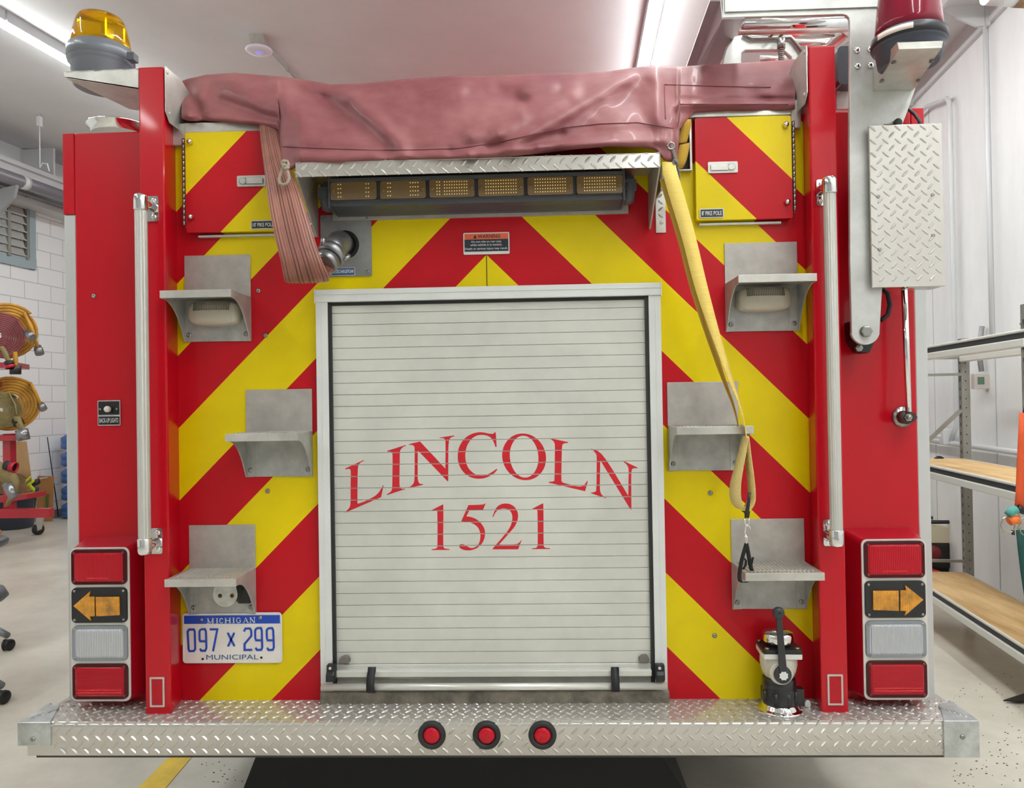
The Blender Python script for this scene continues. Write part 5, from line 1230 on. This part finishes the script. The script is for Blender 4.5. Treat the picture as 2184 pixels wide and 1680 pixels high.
# right wall pipes
CW = mat('pipe_white', (214, 216, 218), .4, coat=.2)
up_ = URIGHT-.05
p1 = Vector(URu(2108, 10, up_)); p2 = Vector(URu(2103, 752, up_))
def vpipe(x, y0, y1, r, label, u=up_):
    a = Vector(URu(x, y1, u)); t_ = Vector(URu(x, y0, u)); v_ = URu(x, (y0+y1)/2, u)[1]
    return pipe_room('wall_conduit', [(u, v_, a.z), (u, v_, t_.z)], r, CW, label, 'conduit', 12)
vpipe(2107, -10, 760, .011, 'thin white vertical conduit on the right wall, nearest the camera')
bb = MB(); v_ = URu(2036, 700, up_)[1]; zT = URu(2036, 190, up_)[2]; vL = URu(1975, 235, up_)[1]; zL_ = URu(1975, 228, up_)[2]; zB = URu(2036, 905, up_)[2]
bb.tube([RM(p) for p in [(up_, vL+.6, zL_+.0), (up_, vL, zL_), (up_, v_+.12, zT-.0), (up_, v_+.05, zT-.01), (up_, v_+.01, zT-.05), (up_, v_, zT-.12), (up_, v_, zB), (up_, v_+.1, zB-.12)]], .016, 12)
o = bb.build('wall_conduit', CW, None, origin=RM((up_, v_, zB))); tag(o, 'white pipe with a bent top running down the right wall', 'conduit')
za = URu(2150, 962, up_)[2]; zb2 = URu(1995, 940, up_)[2]
bb = MB(); bb.tube([RM((up_, 1.5, za)), RM((up_, 8, za))], .019, 12); o = bb.build('wall_pipe', CW, None, origin=RM((up_, 4, za))); tag(o, 'white horizontal pipe low on the right wall behind the shelving', 'pipe')
q = URu(2022, 930, up_-.02); bb = MB(RM); bb.box(q[0]-.03, q[0]+.03, q[1]+.0, q[1]+.08, q[2]-.06, q[2]+.05); bb.cyl((q[0]-.05, q[1], q[2]+.0), (q[0]-.1, q[1], q[2]), .015, 10); o = bb.build('junction_valve', CW, None, origin=RM(q), bevel=.008); tag(o, 'white pipe fitting where the bent pipe meets the horizontal one', 'fitting')
# thermostat
q = URu(2090, 813, URIGHT-.05); bb = MB(RM); bb.box(URIGHT-.09, URIGHT, q[1]-.015, q[1]+.04, q[2]-.05, q[2]+.05); t_ = bb.build('thermostat', mat('thermostat_beige', (196, 186, 180), .5), None, origin=RM(q), bevel=.004); tag(t_, 'beige wall thermostat with a green display', 'thermostat')
bb = MB(RM); bb.box(URIGHT-.07, URIGHT-.03, q[1]-.017, q[1]-.014, q[2]-.02, q[2]+.028); bb.build('display', mat('lcd_green', (92, 116, 98), .3), t_)
bb = MB(RM); bb.tube([(URIGHT-.03, q[1]+.02, q[2]+.065), (URIGHT-.04, q[1]+.03, q[2]+.2), (URIGHT-.03, q[1]+.0, q[2]+.36)], .016, 10); bb.build('cable', mat('pipe_grey', (150, 152, 154), .5), t_)
# duct stub in the top right corner
bb = MB(); bb.cyl(UD(2105, -18, 3.0), UD(2168, -14, 3.0), .05, 20); bb.cyl(UD(2166, -14, 3.0), UD(2215, -12, 3.0), .052, 20, mi=1)
o = bb.build('duct_pipe', [CW, mat('copper_tape', (168, 140, 108), .4, .4)], None, origin=UD(2140, -15, 3.0)); tag(o, 'white insulated pipe end in the top right corner', 'pipe')

# ============================================================ shelving, right
SM = mat('rack_grey', (150, 148, 142), .4, .3, var=.06, vs=10); BM_ = mat('rack_beam', (222, 220, 212), .35, coat=.2)
PLY = mat('plywood', (222, 190, 138), .6, var=.16, vs=3.5, dark=(190, 150, 96), stretch=(2.5, .5, 6))
uf, ur, v0, v1 = 1.67, 2.015, 3.48, 4.97
sh = thing('shelving_unit', 'grey metal shelving with plywood decks by the right wall', 'shelving', RM((uf, v0, 0)))
for (u_, v_) in ((uf, v0), (ur, v0), (uf, v1), (ur, v1)):
    b = MB(RM); sgn = 1 if v_ == v0 else -1
    b.box(u_-.002, u_+.045, v_-.003, v_+.0, 0, 1.78 if v_ == v0 else 1.74); b.box(u_-.002, u_+.002, v_, v_+.045, 0, 1.78 if v_ == v0 else 1.74)
    b.ci = 1
    for k in range(30): zz_ = .1+k*.055; b.box(u_-.0035, u_-.002, v_+.019, v_+.024, zz_, zz_+.02); b.box(u_+.018, u_+.023, v_-.0045, v_-.003, zz_, zz_+.008)
    b.build('upright', [SM, DARK], sh)
for z_ in (1.655, .985, .285):
    for u_ in (uf, ur):
        b = MB(RM)
        b.box(u_-.014, u_+.03, v0+.0, v1, z_-.06, z_-.022)
        b.box(u_-.010, u_+.001, v0, v1, z_+.004, z_+.0185); b.build('beam', BM_, sh, bevel=.005)
        b = MB(RM); b.box(u_-.004, u_+.002, v0, v1, z_-.03, z_+.005); b.build('beam_groove', mat('groove_dark', (50, 52, 54), .5), sh)
    for v_ in (v0, v1):
        b = MB(RM); b.box(uf, ur, v_, v_+.03, z_-.04, z_-.01); b.build('end_beam', SM, sh)
    if z_ < 1.5:
        b = MB(RM); b.box(uf+.0015, ur-.011, v0+.005, v1+.01, z_+.006, z_+.0175); b.build('plywood_deck', PLY, sh, bevel=.002)
for zz_ in (1.52, .37):
    b = MB(RM); b.box(uf, ur, v1+.0, v1+.02, zz_-.008, zz_+.008); b.build('end_brace', SM, sh)
b = MB(RM); b.hexa([(uf, v1, .98), (uf+.03, v1, .98), (ur+.01, v1, 1.30), (ur-.02, v1, 1.30)], [(uf, v1+.02, .98), (uf+.03, v1+.02, .98), (ur+.01, v1+.02, 1.30), (ur-.02, v1+.02, 1.30)]); b.build('end_brace', SM, sh)
# generator behind the shelving
g = thing('generator', 'cream and black engine unit in a tube frame behind the shelving', 'generator', RM((1.85, 5.7, 0)))
dg_ = 5.5
def gq(x0, y0, x1, y1, d=dg_, dep=.35):
    p, q = UD(x0, y0, d), UD(x1, y1, d); bb = MB(); bb.box(p.x, q.x, p.y, p.y+dep, q.z, p.z); return bb
b = MB(); T = [UD(x, y, dg_) for x, y in ((1960, 1158), (2050, 1158), (2040, 1142), (2024, 1124), (1995, 1120), (1960, 1121))]; b.prism(T, (0, .3, 0)); b.build('tank', mat('cream_tank', (214, 204, 176), .4), g, bevel=.02)
gq(1960, 1158, 2049, 1212).build('engine', mat('engine_black', (30, 28, 26), .5, var=.3, vs=12), g, bevel=.02)
b = MB(); b.lathe(UD(1994, 1240, dg_-.1), (0, -1, 0), [(.08, -.1), (.085, .0), (.08, .02), (0, .03)], 26); b.build('recoil_cover', mat('engine_red', (200, 40, 32), .4, coat=.4), g)
b = MB(); b.lathe(UD(1990, 1178, dg_-.05), (0, -1, 0), [(.05, -.05), (.05, .02), (0, .03)], 20); b.build('side_cover', mat('dull_red', (120, 30, 30), .5), g)
b = MB(); b.tube([UD(1960, 1113, dg_), UD(2035, 1113, dg_), UD(2046, 1117, dg_), UD(2050, 1128, dg_), UD(2050, 1330, dg_)], .014, 10); b.tube([UD(1960, 1098, dg_+.3), UD(2035, 1114, dg_+.3)], .014, 10); b.build('tube_frame', BLACK, g)
p = UD(1970, 1200, dg_); b = MB(); b.box(p.x, p.x+.3, p.y+.02, p.y+.32, 0, p.z); b.build('base', DARK, g)
# small black cable clamp / carabiner at upper deck end
q0 = UD(2003, 985, 4.6); b = MB(); b.tube([q0+V3((.03*math.cos(k*PI/8), 0, .03*math.sin(k*PI/8))) for k in range(17)], .009, 8, cap=False); o = b.build('ring', BLACK, None, origin=q0); tag(o, 'small black ring at the far end of the middle shelf', 'ring')

# hanging harness at right edge
hz = thing('safety_harness', 'orange and green webbing straps with metal rings at the right edge', 'harness', UD(2175, 1000, 2.9))
D = 2.9
def P_(x, y, d=D): return UD(x, y, d)
b = MB(); b.ribbon([P_(2184, 880), P_(2181, 940), P_(2178, 1000), P_(2176, 1050), P_(2173, 1090)], V3((.017, 0, 0)), .004); b.build('orange_strap', mat('orange_web', (216, 84, 36), .7), hz)
b = MB(); b.ribbon([P_(2176, 1130), P_(2180, 1170), P_(2186, 1220), P_(2192, 1260), P_(2198, 1300)], V3((.016, 0, 0)), .004); b.build('green_strap', mat('green_web', (18, 74, 68), .7), hz)
b = MB(); b.tube([P_(2150, 1098), P_(2158, 1090), P_(2168, 1086)], .016, 12); b.build('teal_sleeve', mat('teal_web', (78, 158, 146), .6), hz)
b = MB(); b.tube([P_(2152, 1112), P_(2160, 1108), P_(2170, 1108)], .017, 12); b.build('orange_sleeve', mat('orange_web2', (240, 118, 46), .6), hz)
b = MB(); c = P_(2150, 1119)
b.tube([c+V3((.026*math.cos(k*PI/10), 0, .032*math.sin(k*PI/10))) for k in range(21)], .003, 8, cap=False); c = P_(2186, 1122); b.tube([c+V3((.022*math.cos(k*PI/10), 0, .035*math.sin(k*PI/10))) for k in range(21)], .003, 8, cap=False)
b.tube([P_(2162, 1088), P_(2174, 1098), P_(2178, 1115), P_(2170, 1128)], .003, 8); b.build('rings', mat('nickel', (190, 180, 160), .2, .9), hz)
b = MB(); b.tube([P_(2168, 1082), P_(2184, 1090)], .014, 10); b.cyl(P_(2160, 1130), P_(2161, 1140), .006, 8); b.build('black_keeper', BLACK, hz)
b = MB(); b.cyl(P_(2184, 880), P_(2184, 700)+V3((.05, 0, 0)), .004, 8); b.cyl(P_(2184, 700)+V3((.05, 0, 0)), RM((1.68, 3.55, 1.7)), .004, 8); b.build('hanging_cord', BLACK, hz)
# black/white object tip on floor at right
q0 = UZf(2140, 1495, .01); b = MB(); q1 = UZf(2190, 1479, .01); q2 = UZf(2190, 1497, .01); b.prism([q0, q2, q1], (0, 0, .006)); o = b.build('floor_cable', BLACK, None, origin=q0); tag(o, 'pointed black tip lying on the floor at the right edge', 'object')

# yellow floor line
b = MB(); b.prism([UZf(x, y, .0005) for x, y in ((366, 1609), (414, 1609), (345, 1690), (285, 1690))], (0, 0, .0015)); o = b.build('trim_4', mat('floor_yellow', (238, 200, 50), .5, var=.1, vs=10), None); o['kind'] = 'structure'
# floor specks
b = MB(); rnd = random.Random(3)
for k in range(150):
    x = rnd.uniform(2030, 2184) if k < 120 else rnd.uniform(430, 560); y = 1430+(rnd.random()**.6)*250 if k < 120 else rnd.uniform(1614, 1670)
    if x < 2095 and 1500 < y < 1620: continue
    p = UZf(x, y, 0); r_ = rnd.uniform(.0012, .0035); b.prism([p+V3((r_*rnd.uniform(.6, 1.6)*math.cos(t*PI/3), r_*math.sin(t*PI/3), .0)) for t in range(6)], (0, 0, .001))
o = b.build('grit', mat('grit_dark', (60, 50, 42), .8), None); o['kind'] = 'stuff'; tag(o, 'dark grit specks scattered on the concrete floor', 'grit')

# ============================================================ left background: hose rack
DR = 7.6
def Q(x, y, d=DR): return UD(x, y, d)
RR = mat('rack_red', (176, 24, 42), .35, coat=.5)
rk = thing('hose_rack', 'red wheeled rack carrying coiled fire hoses at the left edge', 'hose rack', Q(20, 1130))
px_ = DR/1591
b = MB(); a = Q(-60, 756); c = Q(35, 775)
for (ya, yb, xr_, dp) in ((753, 760, 63, .22), (790, 800, 22, .18), (906, 916, 60, .22)):
    b = MB(); fl, fr, bl, br = Q(-90, yb+16, DR-.1), Q(xr_-30, yb+12, DR-.1), Q(-90, ya-2, DR+.35), Q(xr_, yb, DR+.35); dn = V3((0, 0, -.055)); bb_ = [fl, fr, br, bl]
    zf = max(p.z for p in (fl, fr)); bb_ = [V3((p.x, p.y, fr.z)) for p in bb_]; b.hexa([p+dn for p in bb_], bb_); b.build('rack_shelf', RR, rk, bevel=.004)
b = MB(); p = Q(5, 925); q = Q(25, 1100); b.box(p.x, q.x, p.y, p.y+.09, q.z, p.z); b.build('rack_post', RR, rk, bevel=.004)
b = MB(); p = Q(-80, 1088, DR-.2); q = Q(105, 1104, DR-.2); b.box(p.x, q.x, q.y, q.y+.08, q.z, p.z); b.build('base_beam', RR, rk, bevel=.003)
b = MB(); p = Q(-60, 1080); q = Q(58, 1064); b.hexa([p, q, q+V3((0, 0, .05)), p+V3((0, 0, .07))], [p+V3((0, .3, 0)), q+V3((0, .3, 0)), q+V3((0, .3, .05)), p+V3((0, .3, .07))]); b.build('rack_shelf', RR, rk)
cw = UZf(83, 1140, 0); b = MB(); b.lathe(cw+V3((-.02, 0, .062)), (1, -.4, 0), [(.062, 0), (.062, .035), (.03, .04), (0, .04)], 24); ws_ = b.build('caster_wheel', RUBBER, rk)
b = MB(); b.prism([cw+V3((-.02, -.04, .04)), cw+V3((.04, -.04, .06)), cw+V3((.07, -.04, .19)), cw+V3((.0, -.04, .19))], (0, .03, 0)); b.build('caster_fork', ALU, rk)
# coiled hoses
def coil(name, cx, cy, r0, r1, turns, d, m, label, wid=.09, tail=None, coup=None, couple_m=None, grp=None):
    c = UD(cx, cy, d); t = thing(name, label, 'hose', c, grp); s_ = d/1591*1.05
    rd = (c-CAM); rd.z = 0; rd.normalize(); ex_ = V3((rd.y, -rd.x, 0))
    pts = []; n = int(turns*28)
    for i in range(n+1):
        a = -2*PI*turns*i/n+PI*.25; r = (r0+(r1-r0)*i/n)*s_; pts.append(c+ex_*(r*math.cos(a))+V3((0, 0, r*math.sin(a)*.97)))
    if tail: pts = pts+[UD(x, y, d-.02) for x, y in tail]
    b = MB(); b.ribbon(pts, rd*wid*.6, (r1-r0)*s_/turns*.9); b.build('hose_coil', m, t)
    if coup:
        (x0_, y0_), (x1_, y1_), rr = coup; b = MB(); p0, p1 = UD(x0_, y0_, d-.03), UD(x1_, y1_, d-.05); b.tube([p0, p0.lerp(p1, .25), p0.lerp(p1, .3), p1], [rr*.8, rr*.85, rr, rr], 16); b.build('coupling', couple_m or MET, t)
    return t
YH = mat('yellow_hose', (212, 156, 50), .6, var=.15, vs=6, dark=(170, 120, 40)); MH = mat('maroon_hose', (140, 68, 72), .55, var=.12, vs=6); OH = mat('olive_hose', (150, 134, 84), .65, var=.15, vs=6, dark=(116, 98, 60))
coil('coiled_hose', 14, 707, 26, 57, 5, 7.75, YH, 'yellow coiled hose on the upper rack shelf behind the maroon coil', .1, [(52, 668), (60, 685), (70, 708), (80, 740)], ((80, 738), (85, 755), .042))
coil('coiled_hose', -2, 716, 6, 47, 10, 7.5, MH, 'maroon coiled hose at the front of the upper rack shelf', .08, [(36, 683), (48, 700), (56, 712)], ((55, 709), (70, 720), .04))
coil('coiled_hose', 20, 862, 20, 56, 6, 7.75, YH, 'yellow coiled hose on the lower rack shelf behind the olive coil', .1, [(64, 815), (75, 835), (86, 862)], ((85, 860), (93, 873), .038))
coil('coiled_hose', 2, 875, 4, 38, 11, 7.5, OH, 'olive coiled hose at the front of the lower rack shelf', .08, [(20, 838), (32, 862), (38, 895)], ((35, 893), (41, 905), .05), BLACK)
def dangling(name, pts, w, d, m, coup, cm, label):
    t = thing(name, label, 'hose', UD(*pts[0], d)); b = MB(); b.ribbon([UD(x, y, d) for x, y in catm(pts, 5)], V3((w*d/1591, 0, 0)), .02); b.build('hose_jacket', m, t)
    (x0_, y0_), (x1_, y1_), rr = coup; a_, e_ = UD(x0_, y0_, d), UD(x1_, y1_, d)
    if cm is RC: b = MB(); b.tube([a_, a_.lerp(e_, .6)], rr, 16); b.build('coupling', BLACK, t); a_ = a_.lerp(e_, .55)
    b = MB(); b.tube([a_, e_], rr*1.03, 16, cap=False); b.build('coupling_rim', cm, t, solid=.008); b = MB(); b.cyl(a_, a_.lerp(e_, .3), rr*.95, 16); b.build('bore', DARK, t)
RC = mat('red_coupling', (190, 40, 60), .3, .6)
dangling('hose_end', [(2, 738), (10, 750), (16, 765), (20, 772)], 5, 7.3, OH, ((18, 770), (22, 785), .04), RC, 'olive hose end with a red coupling hanging over the upper shelf edge')
dangling('hose_end', [(32, 750), (33, 765), (33, 780)], 4, 7.35, YH, ((33, 780), (33, 798), .045), mat('black_coupling', (58, 56, 54), .35, .6), 'yellow hose end with a dark coupling hanging below the upper shelf')
dangling('hose_end', [(36, 888), (40, 900), (44, 910), (48, 918)], 7, 7.42, OH, ((46, 916), (51, 938), .052), MET, 'short hose end with a large grey coupling under the lower shelf')
dangling('hose_end', [(-10, 990), (4, 990), (14, 994)], 5, 7.2, OH, ((12, 992), (33, 997), .048), RC, 'hose end with a black and red coupling pointing right, on the bottom shelf')
b = MB(); t = thing('folded_hose', 'thick olive hose folded over the bottom of the red rack', 'hose', Q(20, 1050, 7.2)); b.ribbon([UD(x, y, 7.2) for x, y in catm([(-20, 990), (5, 1008), (22, 1022), (30, 1045), (22, 1070)], 5)], V3((.045, 0, .05)), .05); b.build('hose_jacket', OH, t)
b = MB(); b.tube([UD(14, 1030, 7.1), UD(24, 1050, 7.1), UD(32, 1062, 7.1)], [.04, .045, .04], 14); b.build('coupling', MET, t)
# cardboard sheet / tall box behind the rack
CB = mat('cardboard', (208, 170, 122), .8, var=.06, vs=5)
b = MB(); dd_ = 8.95; cs_ = (UD(-40, 1085, dd_), UD(76, 1085, dd_), UD(57, 941, dd_), UD(-40, 943, dd_)); b.hexa(cs_, [p+V3((-.03, .03, 0)) for p in cs_]); o = b.build('cardboard_sheet', CB, None, origin=UD(20, 1090, dd_)); tag(o, 'large plain cardboard sheet leaning behind the red hose rack', 'cardboard')
CB2 = mat('cardboard_dark', (186, 136, 84), .8, var=.06, vs=5)
fb = UZf(95, 1112, 0); dd_ = (fb-CAM).dot(fw)
f4 = [UD(76, 1116, dd_), UD(112, 1112, dd_), UD(116, 1016, dd_), UD(82, 1015, dd_)]
b = MB(); b.hexa(f4, [p+V3((-.04, .06, 0)) for p in f4]); o = b.build('cardboard_box', CB2, None, origin=fb); tag(o, 'upright brown cardboard box standing by the left wall', 'box')
b = MB(); b.hexa([UD(85, 1022, dd_-.01), UD(102, 1019, dd_-.01), UD(102, 1016.5, dd_-.01), UD(84, 1018.5, dd_-.01)], [UD(85, 1022, dd_-.005), UD(102, 1019, dd_-.005), UD(102, 1016.5, dd_-.005), UD(84, 1018.5, dd_-.005)]); b.build('shipping_label', WHITEP, o)
b = MB(); b.hexa([UD(98, 1085, dd_-.01), UD(103, 1085, dd_-.01), UD(104, 1053, dd_-.01), UD(98, 1053, dd_-.01)], [UD(98, 1085, dd_-.005), UD(103, 1085, dd_-.005), UD(104, 1053, dd_-.005), UD(98, 1053, dd_-.005)]); b.build('green_print', mat('print_green', (90, 120, 60), .7), o)
# bin
fb = UZf(30, 1133, 0); fb.x = UD(28, 1133, (fb-CAM).dot(fw)).x-.17; dB = (fb-CAM).dot(fw); hB = UD(28, 1047, dB).z
bn = thing('trash_can', 'dark blue-grey plastic bin stuffed with turnout gear behind the rack', 'bin', fb)
BNM = mat('bin_plastic', (54, 60, 76), .4, var=.08, vs=4)
b = MB(); b.lathe(fb+V3((0, .25, 0)), (0, 0, 1), [(.19, 0), (.20, .02), (.235, hB-.06), (.255, hB-.06), (.255, hB), (.235, hB), (.23, hB-.05), (0, hB-.06)], 36); b.build('bin_body', BNM, bn)
gr = thing('turnout_gear', 'tan turnout coat with lime stripes bunched in the dark bin', 'clothing', fb+V3((0, 0, hB)))
b = MB(); N = 18; vs = []
for j in range(9):
    for i in range(N):
        a = 2*PI*i/N; t = j/8*PI/2; r = .215*math.cos(t)*(1+.2*noise.noise(Vector((math.cos(a)*2, math.sin(a)*2, j*.4)))); vs.append(fb+V3((r*math.cos(a)+.04, .2+r*math.sin(a), hB-.03+.2*math.sin(t)*(1+.3*noise.noise(Vector((a, j, 2)))))))
b.add(vs, [(j*N+i, j*N+(i+1) % N, (j+1)*N+(i+1) % N, (j+1)*N+i) for j in range(8) for i in range(N)], True); b.build('coat', mat('turnout_tan', (134, 104, 66), .8, var=.25, vs=9), gr)
LM_ = mat('lime_stripe', (214, 232, 40), .5)
for pl in (((54, 1026), (60, 1022), (66, 1017)), ((58, 1035), (66, 1030), (74, 1024)), ((62, 1032), (68, 1040), (74, 1046)), ((24, 1008), (32, 1015), (38, 1020))):
    b = MB(); b.ribbon([UD(x, y, dB-.12) for x, y in pl], V3((.012, -.01, .02)), .006); b.build('lime_stripe', LM_, gr)
b = MB(); b.tube([UD(68, 1034, dB-.08), UD(76, 1028, dB-.08), UD(84, 1026, dB-.05)], [.03, .04, .03], 10); b.build('black_glove', BLACK, gr)
# leaning black pole, blue roll
p0, p1 = UZf(125, 1102, .01), None; dP = (p0-CAM).dot(fw); p1 = UD(101, 932, dP-.35); b = MB(); b.tube([p0, p1], [.007, .006], 10); o = b.build('leaning_pole', BLACK, None, origin=p0); tag(o, 'thin black pole leaning against the left block wall', 'pole')
fb = UZf(146, 1104, 0); dC = (fb-CAM).dot(fw)
WJ = mat('water_blue', (70, 120, 200), .2, coat=.5, trans=.2)
for k in range(5):
    yy = 922+k*36; z0 = UD(140, yy+36, dC).z; z1 = UD(140, yy, dC).z; hh = z1-z0; b = MB()
    b.lathe((fb.x+.06, fb.y, z0), (0, 0, 1), [(.10, 0.003), (.13, hh*.08), (.13, hh*.35), (.12, hh*.4), (.13, hh*.45), (.13, hh*.7), (.06, hh*.9), (.05, hh-.002)], 20)
    o = b.build('water_jug', WJ, None, origin=(fb.x+.06, fb.y, z0)); tag(o, 'blue water jug, %s of the column beside the left wall' % ('topmost', 'second from the top', 'middle one', 'second from the bottom', 'lowest')[k], 'water jug', 'stacked blue water jugs')
# office chairs at left edge
GC = mat('chair_grey', (120, 124, 130), .35, .3)
for (x, y, lbl, sx, sy) in ((20, 1386, 'grey chair base with twin black casters, upper one at the left edge', 0, 0), (8, 1500, 'grey chair base with twin black casters, lower one at the left edge', 0, 0)):
    c = UZf(x, y, 0); t = thing('office_chair', lbl, 'chair', c+V3((-.25, .1, 0)))
    for k, an in enumerate((0.05, 2.5, 4.1)):
        ctr = c+V3((-.25, .1, 0)); e = ctr+V3((.24*math.cos(an), .24*math.sin(an)-.0, 0)) if k else c+V3((-.01, 0, 0))
        b = MB(); b.tube([ctr+V3((0, 0, .12)), ctr.lerp(e, .6)+V3((0, 0, .105)), e+V3((0, 0, .085))], [.028, .022, .018], 12); b.build('leg', GC, t)
        for s in (-1, 1):
            b = MB(); b.lathe(e+V3((s*.006, 0, .032)), (s, -.3, 0), [(.032, 0), (.032, .014), (.025, .019), (0, .02)], 20); b.build('caster', BLACK, t)
    b = MB(); ctr = c+V3((-.25, .1, 0)); b.cyl(ctr+V3((0, 0, .1)), ctr+V3((0, 0, .45)), .025, 12); b.build('column', BLACK, t)
    if y < 1400:
        b = MB(); q = UD(-12, 1158, (c-CAM).dot(fw)); b.lathe(q+V3((-.12, .0, -.03)), (0, 0, 1), [(.14, 0), (.165, .015), (.17, .04), (.15, .055), (0, .06)], 28); b.build('seat_shell', mat('shell_grey', (104, 108, 114), .4), t)
        b = MB(); b.lathe(q+V3((-.15, .0, .03)), (0, 0, 1), [(.14, 0), (.16, .02), (.14, .045), (0, .06)], 28); b.build('cushion', mat('cushion_orange', (232, 140, 74), .7), t)
        b = MB(); b.cyl(ctr+V3((0, 0, .4)), q+V3((-.12, 0, -.02)), .03, 10); b.build('column', BLACK, t)
    else:
        q = UD(-60, 1330, (c-CAM).dot(fw)); b = MB(); b.lathe(V3((ctr.x, ctr.y, .45)), (0, 0, 1), [(.15, 0), (.17, .02), (.15, .06), (0, .07)], 24); b.build('seat', mat('shell_grey', (104, 108, 114), .4), t)
